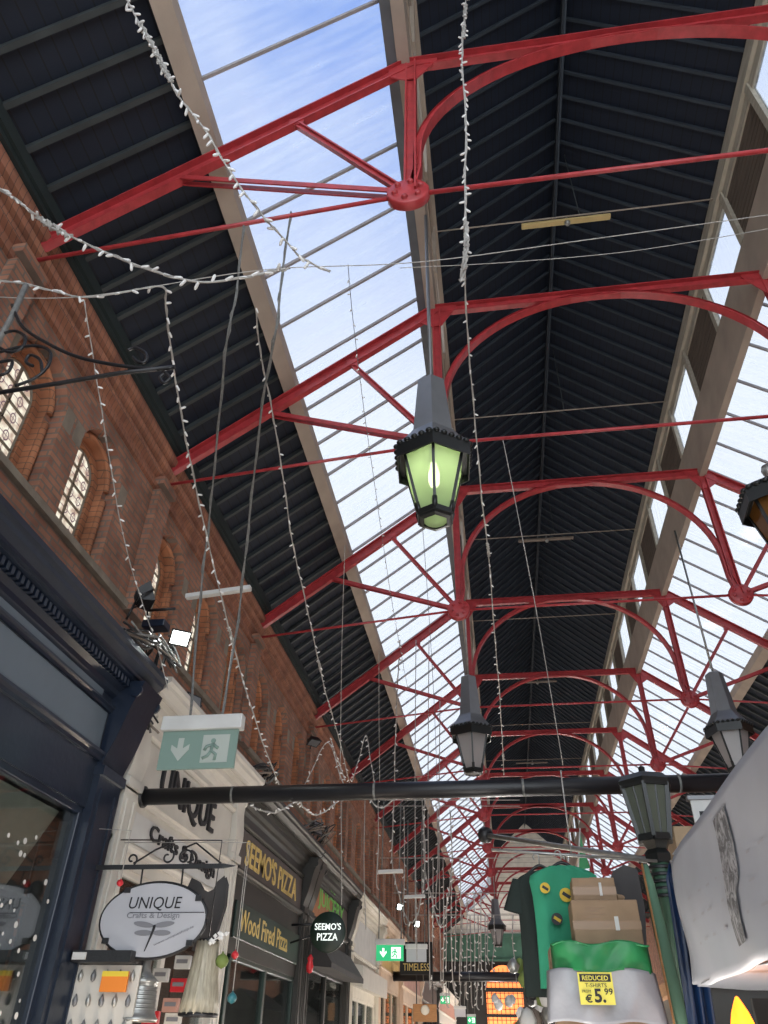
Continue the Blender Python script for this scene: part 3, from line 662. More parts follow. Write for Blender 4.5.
# --- cream shop
cr_ = shop('cream shop front with blank white fascia, in the middle of the left row', 18.35, 22.5, 'cream', 'white2', 3.0, 1.0, ((1.9, 2.6),), False, 3, pil=.3)
b = MB(); b.prism([(FX, 1.65), (FX+.30, 1.60), (FX+.30, 1.2), (FX, 1.25)], fn_y, 18.5, 22.4); b.build('blind_box', 'white', cr_)
yl = shop('ochre yellow shop front beyond the cream one', 22.55, 27.5, 'peach', 'yellow', 3.05, 1.5, ((2.0, 2.7),), False, 3, pil=.35)
b = MB(); b.prism([(FX+.02, 2.9), (FX+.5, 2.2), (FX+.5, 2.12), (FX+.02, 2.3)], fn_y, 22.8, 27.2); b.build('awning', 'yellow', yl)
shop('salmon shop front with pale panels beyond the yellow one', 27.55, 34, 'peach', 'pink', 2.9, 1.4, ((1.9, 2.6),), False, 3)
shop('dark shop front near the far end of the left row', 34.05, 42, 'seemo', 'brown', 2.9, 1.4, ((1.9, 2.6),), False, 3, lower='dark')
shop('pale shop front at the far end of the left row', 42.05, 55.5, 'white', 'pink', 2.9, 1.4, ((1.9, 2.6),), False, 3)

# ---- black cross bars
def crossbar(y, x0, x1, z, r, label, cap=True):
    o = thing('crossbar', (x0, y, z), label, 'pipe', 'black steel crossbars')
    b_ = MB(); b_.tube([(x0, y, z), (x1, y, z)], r, 20); b_.build('pipe', 'pipe', o)
    for k in range(4):
        xx = x0+.9+k*1.35
        if xx < x1: MB().lathe([(r*.98, -.011), (r*1.03, -.01), (r*1.03, .01), (r*.98, .011)], (xx, y, z), 20, axis=(1, 0, 0)).build('tape_band', 'greyrope', o)
    b_ = MB(); b_.lathe([(.10, 0), (.10, .02), (r*1.2, .03)], (x0, y, z), 16, axis=(1, 0, 0)); b_.build('wall_flange', 'black', o)
    return o
crossbar(6.88, FX+.06, 2.75, 1.965, .075, 'thick black steel pipe crossing the hall above the shop signs, nearer one')
crossbar(25.5, FX+.05, 1.1, 1.93, .125, 'farther thick black pipe crossing behind the green exit sign')
bb = thing('boom_pole', (.03, 20, 3.6), 'long grey pole with black round cap slanting above the T-shirts', 'pole')
p0, p1 = at(485, 835, 9), at(700, 868, 6.6)
b = MB(); b.tube([p0, p1], .028, 10); b.build('pole', 'steel', bb)
b = MB(); b.lathe([(0, -.07), (.05, -.06), (.085, -.02), (.085, .04), (.06, .07), (.03, .08)], p0, 16, axis=(p1-p0)); b.build('end_cap', 'black', bb)

# ---- oval hanging sign
sg = thing('hanging_sign', (-2.75, 6.3, .6), 'oval pale grey sign with UNIQUE Crafts & Design and a dragonfly, on a scrolled bracket', 'sign')
cx_, cz_ = -2.76, .85; sa, sb = .435, .26; ang = -.02
b = MB(); pts = [(cx_+sa*math.cos(t), cz_+sb*math.sin(t)) for t in [2*PI*k/48 for k in range(48)]]
b.prism(pts, lambda a, c, t: (a, t, c), 6.29, 6.32); b.build('sign_board', 'silver', sg)
b = MB(); b.tube([(cx_+(sa+.005)*math.cos(t), 6.305, cz_+(sb+.005)*math.sin(t)) for t in [2*PI*k/48 for k in range(49)]], .015, 8); rim = b.build('rim', 'black', sg)
b = MB()
for t in (.6, 2.2, 3.75, 5.6): b.box(cx_+sa*math.cos(t)-.025, cx_+sa*math.cos(t)+.025, 6.275, 6.33, cz_+sb*math.sin(t)-.02, cz_+sb*math.sin(t)+.02)
b.build('clips', 'black', rim)
text('UNIQUE', 'painted_letters', 'ink', sg, (cx_+.0, 6.287, cz_+.06), (1, 0, 0), (0, 0, 1), .10, .44, .003, 'CENTER', shear=.1)
text('Crafts & Design', 'painted_letters', 'greyink', sg, (cx_+.0, 6.287, cz_-.005), (1, 0, 0), (0, 0, 1), .055, .44, .003, 'CENTER', thick=.01)
text('www.uniqueshop.ie', 'painted_letters', 'greyink', sg, (cx_+.05, 6.287, cz_-.19), (1, 0, .42), (-.42, 0, 1), .022, .33, .002)
b = MB(); b.box(cx_-.2, cx_+.42, 6.284, 6.288, cz_+.045, cz_+.05); b.build('painted_rule', 'ink', sg)
b = MB()
dx, dz = cx_+.02, cz_-.09
for sx_, sz_, ln in ((1, .03, .17), (-1, .03, .17), (1, -.03, .15), (-1, -.03, .15)):
    pp = []
    for k in range(14):
        t = 2*PI*k/14; u_ = ln*.5+ln*.5*math.cos(t); v_ = .020*math.sin(t)
        pp.append((dx+sx_*u_, dz+.02+sz_*(1+.0*u_)*.8+v_+abs(u_)*.12*(1 if sz_ > 0 else 0)))
    b.prism(pp, lambda a, c, t: (a, t, c), 6.284, 6.289)
wing = b.build('dragonfly_wings', 'greyink', sg)
b = MB(); b.tube([(dx+.01, 6.286, dz+.05), (dx, 6.286, dz), (dx-.04, 6.286, dz-.13)], [.012, .010, .004], 6); b.build('dragonfly_body', 'ink', sg)
b = MB(); zb = 1.235
b.beam((FX+.05, 6.3, zb), (-2.24, 6.3, zb), .02, .035, (0, 0, 1)); b.add([(-2.24, 6.29, zb-.018), (-2.24, 6.31, zb-.018), (-2.24, 6.31, zb+.018), (-2.24, 6.29, zb+.018), (-2.12, 6.3, zb)], [(0, 1, 2, 3), (0, 1, 4), (1, 2, 4), (2, 3, 4), (3, 0, 4)])
for xx in (-2.93, -2.58): b.tube([(xx, 6.3, zb), (xx+.01, 6.3, cz_+sb*math.sqrt(max(0, 1-((xx-cx_)/sa)**2)))], .008, 6)
def spiral(c, r0, r1, a0, a1, y, n=24): return [(c[0]+(r0+(r1-r0)*k/n)*math.cos(a0+(a1-a0)*k/n), y, c[1]+(r0+(r1-r0)*k/n)*math.sin(a0+(a1-a0)*k/n)) for k in range(n+1)]
b.tube([(-3.02, 6.3, zb+.03), (-2.98, 6.3, zb+.05), (-2.85, 6.3, zb+.13), (-2.75, 6.3, zb+.17), (-2.70, 6.3, zb+.15)] + spiral((-2.73, zb+.075), .06, .015, 1.2, -5, 6.3), .008, 6)
b.tube([(-2.55, 6.3, zb+.03), (-2.50, 6.3, zb+.05)] + spiral((-2.58, zb+.07), .065, .015, .2, 7.5, 6.3), .008, 6)
b.tube([(-2.60, 6.3, zb+.14), (-2.50, 6.3, zb+.18), (-2.38, 6.3, zb+.10), (-2.26, 6.3, zb+.02)], .008, 6)
b.tube(spiral((-3.04, zb+.06), .05, .012, -1, 5.2, 6.3), .008, 6)
b.build('scrolled_bracket', 'black', sg)

# ---- Seemo's round sign
rs = thing('round_sign', (-2.75, 13.0, 1.3), "round dark green sign reading SEEMO'S PIZZA in white", 'sign')
c = at(328, 932, 13.0); b = MB(); b.lathe([(0, -.03), (.27, -.03), (.285, -.015), (.285, .015), (.27, .03), (0, .03)], c, 36, axis=(0, 1, 0)); b.build('disc', 'seemogreen', rs)
text("SEEMO'S", 'white_letters', 'signwhite', rs, (c.x, c.y-.032, c.z+.025), (1, 0, 0), (0, 0, 1), .095, .42, .004, 'CENTER', thick=.012)
text('PIZZA', 'white_letters', 'signwhite', rs, (c.x, c.y-.032, c.z-.12), (1, 0, 0), (0, 0, 1), .10, .33, .004, 'CENTER', thick=.012)
b = MB(); b.tube([(FX+.05, c.y, c.z+.1), (c.x-.2, c.y, c.z+.1)], .02, 8); b.tube([(FX+.05, c.y, c.z-.15), (c.x-.25, c.y, c.z-.05)], .015, 8); b.build('bracket', 'black', rs)
pb = thing('red_pull_box', at(318, 963, 13.0), 'small red tassel below the round pizza sign', 'ornament')
c2 = at(310, 963, 13.0); b = MB(); b.lathe([(0, -.14), (.045, -.12), (.06, -.05), (.035, .03), (.05, .06), (.02, .11), (0, .12)], c2, 10); b.build('tassel', 'redthing', pb)
b = MB(); b.tube([(c2.x, c2.y, c2.z+.11), (c2.x, c2.y, c2.z+.42)], .01, 6); b.build('cord', 'black', pb)

# ---- exit signs
def exit_sign(y, u0, u1, v0, v1, label, face, sym, arrow=True, name='exit_sign', back='white2', blank=False, hang=None):
    a_, c_ = at(u0, v0, y), at(u1, v1, y); x0, x1, z1, z0 = a_.x, c_.x, a_.z, c_.z; W, H = x1-x0, z1-z0
    o = thing(name, ((x0+x1)/2, y, z0), label, 'exit sign' if not blank else 'sign')
    b_ = MB(); b_.box(x0-.01, x1+.03*W, y-.05, y+.05, z1-.28*H, z1); bev(b_.build('housing', back, o), .01)
    b_ = MB(); b_.box(x0+.01, x1-.01, y-.012, y+.012, z0, z1-.28*H); b_.build('panel', face, o)
    if not blank:
        xa = x0+W*.27; zc = z0+H*.36; s_ = H*.22
        b_ = MB(); b_.prism([(xa-.25*s_, zc+s_), (xa+.25*s_, zc+s_), (xa+.25*s_, zc+.1*s_), (xa+.8*s_, zc+.45*s_), (xa+.8*s_, zc), (xa, zc-.95*s_), (xa-.8*s_, zc), (xa-.8*s_, zc+.45*s_), (xa-.25*s_, zc+.1*s_)], lambda p, q, t: (p, t, q), y-.016, y-.011); b_.build('arrow', sym, o)
        xm = x0+W*.72; b_ = MB(); b_.box(xm-.17*W, xm+.17*W, y-.016, y-.011, zc-s_*1.15, zc+s_*1.2); b_.build('door_symbol', sym, o)
        b_ = MB(); hx = xm-.03*W; f2 = y-.02
        b_.lathe([(0, 0), (s_*.22, .001), (s_*.22, .004)], (hx, f2, zc+s_*.65), 10, axis=(0, -1, 0))
        for pts in ([(hx, zc+.4*s_), (hx-.1*s_, zc-.2*s_), (hx+.35*s_, zc-.5*s_), (hx+.3*s_, zc-1.0*s_)], [(hx-.1*s_, zc-.2*s_), (hx-.35*s_, zc-.6*s_), (hx-.8*s_, zc-.8*s_)], [(hx, zc+.35*s_), (hx-.55*s_, zc+.2*s_), (hx-.7*s_, zc-.15*s_)], [(hx, zc+.35*s_), (hx+.5*s_, zc+.0*s_)]):
            b_.tube([(p, f2, q) for p, q in pts], s_*.14, 5)
        b_.build('running_figure', face if True else sym, o)
    if hang:
        for (uu, vv, yy), xx in zip(hang, (x0+.1*W, x1-.1*W)): MB().tube([(xx, y, z1), at(uu, vv, yy)], .008 if y < 9 else .012, 5).build('hanging_wire', 'greyrope', o)
    return o
exit_sign(5.9, 166, 235, 718, 768, 'unlit pale green running-man exit sign hanging before the UNIQUE lettering', 'palegreen', 'paleprint')
exit_sign(17, 376, 404, 939, 961, 'lit green exit sign with white arrow hanging before the yellow shop', 'green', 'signwhite', hang=((380, 880, 17), (402, 880, 17)))
exit_sign(17.5, 406, 427, 944, 962, 'blank pale grey sign right of the lit green exit sign', 'silver', 'silver', name='light_box_sign', blank=True, hang=((408, 880, 17.5), (425, 870, 17.5)))
exit_sign(34, 440, 450, 993, 1004, 'small lit green exit sign far down the aisle, left of two', 'green', 'signwhite', hang=((441, 940, 34), (449, 940, 34)))
exit_sign(40, 467, 476, 1014, 1024, 'smallest green exit sign at the bottom edge of the aisle', 'green', 'signwhite', hang=((468, 960, 40), (475, 960, 40)))
exit_sign(30, 454, 466, 1006, 1017, 'small blank pale sign hanging far down the aisle', 'silver', 'silver', name='light_box_sign', blank=True, hang=((455, 950, 30), (465, 950, 30)))
def flat_sign(y, u0, u1, v0, v1, label, m, word, ml, h=.3):
    a_, c_ = at(u0, v0, y), at(u1, v1, y); o = thing('shop_sign', ((a_.x+c_.x)/2, y, c_.z), label, 'sign')
    b_ = MB(); b_.box(a_.x, c_.x, y-.03, y+.03, c_.z, a_.z); bev(b_.build('board', m, o), .01)
    if word: text(word, 'sign_letters', ml, o, ((a_.x+c_.x)/2, y-.032, c_.z+(a_.z-c_.z)*.12), (1, 0, 0), (0, 0, 1), (a_.z-c_.z)*h, (c_.x-a_.x)*.8, .006, 'CENTER')
    b_ = MB(); b_.tube([(a_.x+.1, y, a_.z), (a_.x+.1, y, a_.z+1.0)], .015, 5); b_.tube([(c_.x-.1, y, a_.z), (c_.x-.1, y, a_.z+1.0)], .015, 5); b_.build('hangers', 'black', o)
    return o
flat_sign(21, 400, 433, 942, 975, 'black shop sign with gold lettering behind the exit signs', 'dark', 'TIMELESS', 'gold', .22)
ws = flat_sign(24, 413, 437, 1004, 1022, 'varnished wooden sign with a small white heart below the crossbar', 'wood', None, None)
c = at(425, 1010, 23.95); b = MB(); b.lathe([(0, 0), (.10, .002), (.12, .01)], c, 12, axis=(0, 1, 0)); b.build('emblem', 'cream', ws)

# ---- battens and floodlights
def batten(y, u0, v0, u1, v1, label, hang):
    a_, c_ = at(u0, v0, y), at(u1, v1, y); o = thing('hanging_batten', tuple((a_+c_)/2), label, 'light batten', 'hanging light battens')
    b_ = MB(); b_.beam(a_, c_, .07, .055, (0, 0, 1)); bev(b_.build('tube_housing', 'white2', o), .01)
    for t, (uu, vv, yy) in zip((.15, .85), hang): MB().tube([a_.lerp(c_, t), at(uu, vv, yy)], .006*y/7, 5).build('hanging_wire', 'greyrope', o)
batten(6.6, 186, 597, 251, 588, 'grey strip batten hanging on two cables above the pale exit sign', ())
batten(13, 378, 872, 403, 871, 'pale batten beside the far left cables, higher of two', ((384, 800, 13), (401, 800, 13)))
batten(15, 404, 897, 425, 896, 'pale batten right of and below the other, over the lit exit sign', ((408, 820, 15), (422, 820, 15)))
def flood(c, aim, s, label, energy, face='flood'):
    c = Vector(c); o = thing('floodlight', tuple(c), label, 'floodlight', 'floodlights on the shop cornices'); A_, B_, D_ = basis(aim)
    b_ = MB()
    pts = lambda w_, h_, d_: [c+A_*(i*w_)+B_*(j*h_)+D_*d_ for i, j in ((-1, -1), (1, -1), (1, 1), (-1, 1))]
    q0, q1 = pts(.085*s, .06*s, -.11*s), pts(.12*s, .10*s, 0)
    b_.add(q0+q1, [(3, 2, 1, 0), (0, 1, 5, 4), (1, 2, 6, 5), (2, 3, 7, 6), (3, 0, 4, 7), (4, 5, 6, 7)])
    for k in range(5): p = c-D_*.11*s+A_*((k-2)*.03*s); b_.beam(p-B_*.05*s, p+B_*.05*s, .008*s, .03*s, tuple(D_))
    b_.build('housing', 'black', o)
    b_ = MB(); b_.face([p+D_*.004 for p in pts(.10*s, .08*s, 0)]); b_.build('lit_face', face, o)
    b_ = MB(); b_.tube([c-A_*.13*s, c-A_*.13*s-D_*.12*s-Vector((0, 0, .05*s)), c+A_*.13*s-D_*.12*s-Vector((0, 0, .05*s)), c+A_*.13*s], .009*s, 6)
    b_.tube([c-D_*.12*s-Vector((0, 0, .05*s)), c-D_*.12*s-Vector((.05, 0, .22*s))], .012*s, 6); b_.build('bracket', 'black', o)
    if energy: l = lamp('SPOT', c+D_*.05, energy, (.93, 1, .97), .08, aim, 2.2)
flood(at(180, 638, 6.35), (.40, -.60, -.70), .85, 'bright lit floodlight on the corner of the navy cornice', 25)
flood(at(400, 907, 24.2), (.6, -.7, -.3), .9, 'small lit floodlight above the yellow shop, left of two', 60)
flood(at(417, 924, 30.5), (.7, -.6, -.3), 1.1, 'small lit floodlight above the yellow shop, right of two', 60)
flood(at(150, 596, 6.0), (.7, .5, .35), 1.1, 'unlit black floodlight facing the wall above the navy cornice', 0, 'lampgrey')
flood(at(194, 702, 7.35), (.8, -.4, .1), .9, 'unlit grey floodlight on the UNIQUE cornice', 0, 'lampgrey')
flood(at(314, 743, 15.0), (.3, -.3, -.95), 1.1, 'dark floodlight on a bracket against the brick beyond the UNIQUE shop', 0, 'lampgrey')
flood(at(318, 828, 13.5), (.8, -.3, .1), 1.1, "unlit floodlight on the corner of the SEEMO'S PIZZA cornice", 0, 'lampgrey')

# ---- cable bundles on the cornices
def bundle(pts, n, spread, r, label):
    o = thing('cable_bundle', tuple(pts[0]), label, 'cables')
    for k in range(n):
        b_ = MB(); q = []
        for i, p in enumerate(pts): q.append(Vector(p)+Vector([random.uniform(-1, 1)*spread for _ in range(3)]))
        sm_ = []
        for i in range(len(q)-1):
            for t in range(6):
                f_ = t/6; p0_, p1_, p2_, p3_ = q[max(i-1, 0)], q[i], q[i+1], q[min(i+2, len(q)-1)]
                sm_.append(.5*((2*p1_)+(p2_-p0_)*f_+(2*p0_-5*p1_+4*p2_-p3_)*f_**2+(3*p1_-p0_-3*p2_+p3_)*f_**3))
        sm_.append(q[-1]); b_.tube(sm_, r*random.uniform(.7, 1.2), 6); b_.build('cable', random.choice(('black', 'black', 'greyrope', 'cowhide')), o)
bundle([(-3.25, 1.0, 3.02), (-3.2, 2.5, 3.03), (-3.3, 4.0, 3.04), (-3.35, 5.2, 3.05), (-3.2, 5.9, 3.10), (-3.3, 6.3, 3.2), (-3.6, 6.7, 3.25)], 7, .05, .012, 'tangled black and grey cables lying along the navy cornice')
bundle([(-3.12, 5.4, 3.02), (-3.02, 5.8, 3.10), (-3.15, 6.1, 3.22), (-3.0, 6.3, 3.02), (-3.2, 6.4, 3.3), (-3.25, 6.45, 2.7), (-3.2, 6.5, 2.5)], 7, .06, .010, 'pale looped cables below the lit floodlight')
bundle([(-3.2, 9.6, 3.06), (-3.1, 10.0, 3.2), (-3.25, 10.2, 3.1), (-3.1, 10.3, 3.3), (-3.3, 10.6, 3.1)], 7, .07, .012, 'cable tangle at the far end of the UNIQUE cornice')
bundle([(-3.3, 12.8, 3.05), (-3.1, 13.4, 3.3), (-3.2, 13.8, 3.15), (-3.0, 13.9, 3.35), (-3.3, 14.2, 3.1)], 8, .10, .014, "cable tangle at the far end of the SEEMO'S cornice")
ac = thing('junction_box', (-3.5, 6.3, 3.0), 'small dark cabinet clamped beside the lit floodlight', 'box'); c = at(158, 625, 6.3)
b = MB(); b.box(c.x-.14, c.x+.1, c.y-.08, c.y+.08, c.z-.05, c.z+.03); bev(b.build('body', 'navy', ac), .01); b = MB(); b.tube([(c.x-.1, c.y-.1, c.z+.12), (c.x+.2, c.y-.1, c.z+.12)], .015, 6); b.tube([(c.x-.1, c.y-.1, c.z+.12), (c.x-.1, c.y, c.z)], .012, 6); b.build('arm', 'black', ac)

# ---- wrought iron bracket, top left
ib = thing('scrolled_iron_bracket', tuple(at(-40, 398, 2.6)), 'black wrought iron scroll bracket reaching in from the left edge under the roof', 'bracket')
Q = lambda *uv: [at(u, v, 2.6) for u, v in uv]
def crv(pts, k=6):
    q = [Vector(p) for p in pts]; o_ = []
    for i in range(len(q)-1):
        for t in range(k):
            f_ = t/k; p0_, p1_, p2_, p3_ = q[max(i-1, 0)], q[i], q[i+1], q[min(i+2, len(q)-1)]
            o_.append(.5*((2*p1_)+(p2_-p0_)*f_+(2*p0_-5*p1_+4*p2_-p3_)*f_**2+(3*p1_-p0_-3*p2_+p3_)*f_**3))
    return o_+[q[-1]]
b = MB(); b.tube(Q((-60, 402), (60, 383), (120, 373), (175, 367)), .013, 8); b.build('bar', 'black', ib)
b = MB(); b.tube(crv(Q((12, 305), (22, 326), (45, 342), (75, 356), (110, 364), (150, 369), (172, 368))), .011, 8); b.build('upper_curve', 'black', ib)
for pts in (((-10, 340), (2, 334), (15, 331), (25, 337), (22, 348), (10, 352), (0, 348)), ((0, 352), (20, 347), (38, 346), (50, 352), (48, 366), (35, 378), (15, 386)), ((128, 350), (136, 348), (146, 354), (145, 362), (138, 362), (133, 357)), ((165, 372), (170, 378), (164, 383), (160, 378), (164, 374)), ((0, 362), (12, 361), (8, 372), (-3, 376)), ((42, 372), (40, 360), (30, 355), (26, 362), (33, 366))):
    b = MB(); b.tube(crv(Q(*pts)), .010, 6); b.build('scroll', 'black', ib)
b = MB(); b.box(*[0]*0) if False else b.tube(Q((-8, 352), (10, 320), (26, 285)), .018, 8); b.build('stay', 'greyrope', ib)

# ================================================================== STRING LIGHTS AND WIRES
bm_ = MB(); bm_.lathe([(.0045, 0), (.0065, .004), (.0065, .026), (.004, .034), (0, .036)], (0, 0, 0), 8); _b = bm_.build('led_bulb', 'led'); BULB = _b.data; COL.objects.unlink(_b); bpy.data.objects.remove(_b)
def string(px, label, r=.005, gap=.09, bulbs=True, scale=1.0, m='wire', knots=(), cat='string lights', tw=True, cap=55, name='string_lights'):
    pts = crv([at(*p) for p in px]); o = thing(name, tuple(pts[0]), label, cat)
    b_ = MB(); b_.tube(pts, r, 6)
    if tw: b_.tube([p+Vector((math.sin(i*1.3)*r*1.5, math.cos(i*1.7)*r, math.cos(i*1.3)*r*1.5)) for i, p in enumerate(pts)], r*.6, 5)
    for kp in knots:
        kp = at(*kp); kk = min(range(len(pts)), key=lambda i: (pts[i]-kp).length)
        d = (pts[min(kk+1, len(pts)-1)]-pts[max(kk-1, 0)]).normalized()
        for q in range(3): b_.tube([pts[kk]+d*(.03*(t-3)*scale)+Vector((math.sin(t*2+q*2), math.cos(t*3+q), math.cos(t*2+q*2)))*.013*scale for t in range(8)], r*1.2, 5)
    b_.build('flex', m, o)
    if bulbs:
        ln = sum((a_-c_).length for a_, c_ in zip(pts, pts[1:])); n = min(cap, int(ln/gap)); acc = 0; nxt = 0; step = ln/max(n, 1); k = 0
        for a_, c_ in zip(pts, pts[1:]):
            seg = (c_-a_).length
            while nxt <= acc+seg and k < n:
                p = a_.lerp(c_, (nxt-acc)/max(seg, 1e-6)); q = bpy.data.objects.new('led_bulb', BULB); COL.objects.link(q); q.parent = o
                q.location = p-Vector(o['_o']); q.scale = (scale,)*3
                d = Vector((random.uniform(-1, 1), random.uniform(-.4, .4), random.uniform(-.6, .5))) + (c_-a_).normalized()*.5
                q.rotation_euler = d.to_track_quat('Z', 'Y').to_euler(); nxt += step; k += 1
            acc += seg
    return o
string([(118, -18, 1.8), (132, 10, 1.82), (152, 45, 1.9), (178, 95, 2.0), (205, 130, 2.1), (232, 175, 2.2), (262, 215, 2.35), (285, 240, 2.5), (302, 258, 2.6), (330, 272, 2.7)], 'white string of clear bulbs falling from the top edge across the skylight beam', .0055, .07, scale=1.45, knots=((145, 32, 1.87), (152, 46, 1.9), (160, 60, 1.93), (166, 72, 1.96)))
string([(-12, 180, 2.7), (20, 203, 2.7), (55, 228, 2.72), (100, 250, 2.75), (150, 270, 2.8), (200, 282, 2.85), (245, 277, 2.9), (290, 268, 2.95)], 'white string lights swagged from the left edge below the first truss', .008, .09, scale=1.7, knots=((50, 224, 2.72), (57, 230, 2.72)))
string([(-12, 279, 2.8), (30, 285, 2.8), (80, 297, 2.82), (120, 293, 2.85), (162, 287, 2.9), (166, 310, 3.1), (174, 370, 3.6), (186, 440, 4.3), (203, 520, 5.2), (222, 600, 6.0), (240, 670, 7.0), (262, 740, 8.2), (283, 795, 9.5)], 'long string lights running from the left edge, then down past the exit sign', .006, .12, scale=1.4, cap=70, knots=((226, 640, 6.5),))
string([(-10, 297, 2.9), (90, 296, 2.95), (262, 270, 3.1), (420, 262, 3.3), (600, 238, 3.5), (790, 212, 3.7)], 'thin grey wire stretched right across the hall below the first truss', .004, bulbs=False, m='wire', cat='wire', tw=False, name='stretched_wire')
string([(400, 268, 3.3), (512, 262, 3.5), (640, 250, 3.6), (790, 225, 3.8)], 'second thin wire crossing just below the first stretched wire', .003, bulbs=False, m='wire', cat='wire', tw=False, name='stretched_wire')
string([(84, 300, 3.2), (92, 350, 3.5), (104, 425, 4.0), (120, 520, 4.8), (135, 580, 5.4), (158, 650, 6.1), (168, 690, 6.4)], 'thin string lights hanging against the brick windows', .004, .13, scale=1.2)
string([(467, -15, 3.2), (464, 25, 3.2), (462, 60, 3.22), (466, 120, 3.3), (465, 180, 3.35), (466, 240, 3.4), (464, 262, 3.45)], 'thick white cluster of string lights hanging from the top edge beside the first truss post', .008, .05, scale=1.5, cap=48, knots=((466, 10, 3.2), (466, 30, 3.2), (466, 235, 3.4), (465, 250, 3.4), (465, 258, 3.4)))
string([(464, 262, 3.5), (468, 340, 4.2), (474, 410, 5.0), (482, 500, 6.0), (489, 560, 7.0), (495, 640, 8.4), (500, 700, 9.8), (504, 775, 12)], 'string lights continuing down right of the lit lantern', .006, .14, scale=1.2, cap=50, knots=((488, 545, 6.8), (504, 765, 11.5)))
string([(256, 308, 3.6), (260, 350, 4.0), (272, 410, 4.6), (282, 470, 5.3), (292, 540, 6.2), (303, 590, 7.0), (314, 640, 8.0), (325, 690, 9.2), (338, 735, 10.5), (350, 785, 12)], 'string lights crossing the dark left roof slope down to the crossbar', .006, .14, scale=1.25, cap=50, knots=((318, 665, 8.6),))
string([(348, 265, 3.6), (353, 320, 4.2), (364, 410, 5.2), (374, 480, 6.2), (384, 550, 7.4), (395, 620, 9), (408, 690, 11)], 'dark thin string lights seen against the left skylight', .003, .16, scale=.9, m='thin', tw=False)
string([(291, 212, 3.64), (282, 275, 3.75), (276, 330, 3.8), (263, 400, 4.4), (250, 512, 5.5), (238, 620, 6.2), (222, 716, 5.9)], 'right of the two thick grey cables hanging past the skylight beam', .010, bulbs=False, m='greyrope', cat='cable', name='hanging_cable')
string([(244, 223, 3.64), (236, 295, 3.8), (227, 340, 4.0), (218, 430, 4.8), (210, 512, 5.6), (200, 600, 6.0), (190, 719, 5.9)], 'left of the two thick grey cables hanging before the brick wall', .010, bulbs=False, m='greyrope', cat='cable', name='hanging_cable')
string([(503, 440, 6.5), (515, 500, 6.8), (538, 620, 7.3), (563, 765, 8)], 'thin pale cable with a plug dangling before the central roof', .005, bulbs=False, cat='cable', tw=False, name='hanging_cable')
string([(345, 545, 8), (342, 640, 9), (340, 780, 10)], 'thin vertical wire against the dark left slope, left of two', .005, bulbs=False, m='wire', cat='wire', tw=False, name='hanging_wire')
string([(379, 650, 11), (379, 720, 11.5), (380, 800, 12)], 'thin vertical wire against the dark left slope, right of two', .005, bulbs=False, m='wire', cat='wire', tw=False, name='hanging_wire')
string([(422, 330+190, 9), (428, 600, 10), (434, 700, 12), (437, 780, 13)], 'thin wire hanging in front of the left skylight near the second lantern', .004, bulbs=False, m='thin', cat='wire', tw=False, name='hanging_wire')
string([(330, 690+48, 10.5), (345, 780, 11), (338, 760, 11)], 'short loose end of string lights above the crossbar', .006, .1, scale=1.2)
string([(300, 795, 10.5), (312, 770, 10.5), (328, 742, 10.5), (340, 775, 10.5), (350, 800, 10.5)], 'peaked string lights above the left end of the crossbar, left of two', .006, .1, scale=1.3)
string([(352, 782, 11.5), (360, 755, 11.5), (366, 735, 11.5), (370, 757, 11.5), (375, 785, 11.5)], 'peaked string lights above the crossbar, right of two', .006, .1, scale=1.3)
string([(250, 806, 8.0), (272, 813, 8.0), (285, 808, 8.0), (298, 801, 8.2), (304, 808, 8.4), (314, 815, 8.6), (326, 811, 8.6), (340, 799, 8.8)], 'white string lights looped along the underside of the crossbar at left', .007, .06, scale=1.2, cap=40)
string([(366, 790, 10), (372, 802, 10), (382, 808, 10), (392, 800, 10), (396, 792, 10)], 'small loop of string lights below the crossbar over the brick corner', .007, .07, scale=1.2)
string([(400, 640, 16), (396, 720, 17), (394, 800, 18), (392, 860, 18), (399, 895, 18), (406, 917, 18), (413, 922, 18), (420, 905, 18), (425, 860, 18), (422, 800, 18)], 'V-shaped swag of string lights above the lit exit sign', .012, .22, scale=2.4)
string([(425, 790, 19), (424, 860, 19), (432, 900, 19), (440, 926, 19), (447, 905, 19), (452, 860, 19), (450, 810, 19)], 'V-shaped swag of string lights right of the first swag', .012, .2, scale=2.6)
planes = ((13, 800, -3.9, ((273, 885), (341, 905), (378, 890))), (18, 806, -3.9, ((404, 925), (415, 960), (437, 910))), (24, 858, -3.9, ((433, 985), (443, 1000), (452, 990), (460, 985))), (30, 893, -3.9, ((447, 1008), (467, 1000), (474, 990), (481, 1005), (456, 998))), (37, 915, -3.9, ((462, 1012), (470, 1008), (478, 1010), (485, 990), (488, 965), (494, 975), (513, 965))))
words = ['first', 'second', 'third', 'fourth', 'fifth', 'sixth', 'seventh']
for pi_, (y, v0, xw, uv) in enumerate(planes):
    zc = at(440, v0, y).z
    string([at_ for at_ in ()] or [(384+F*0, 0, 1)]*0 or [(380, v0, y), (450, v0, y), (520, v0, y)], 'thin wire across the left aisle carrying the %s row of dangling strands' % words[pi_], .0005*y, bulbs=False, cat='wire', tw=False, name='stretched_wire')
    for k, (u, v1) in enumerate(sorted(uv)):
        string([(u, v0, y), (u+random.uniform(-1, 1), (v0+v1)/2, y), (u+random.uniform(-2, 2), v1-8, y), (u+random.uniform(0, 4), v1, y)], 'dangling strand of white lights, %s from the left in the %s row of strands' % (words[k], words[pi_]), .0006*y, .25, scale=y/10, cap=14, tw=False, name='light_strand')
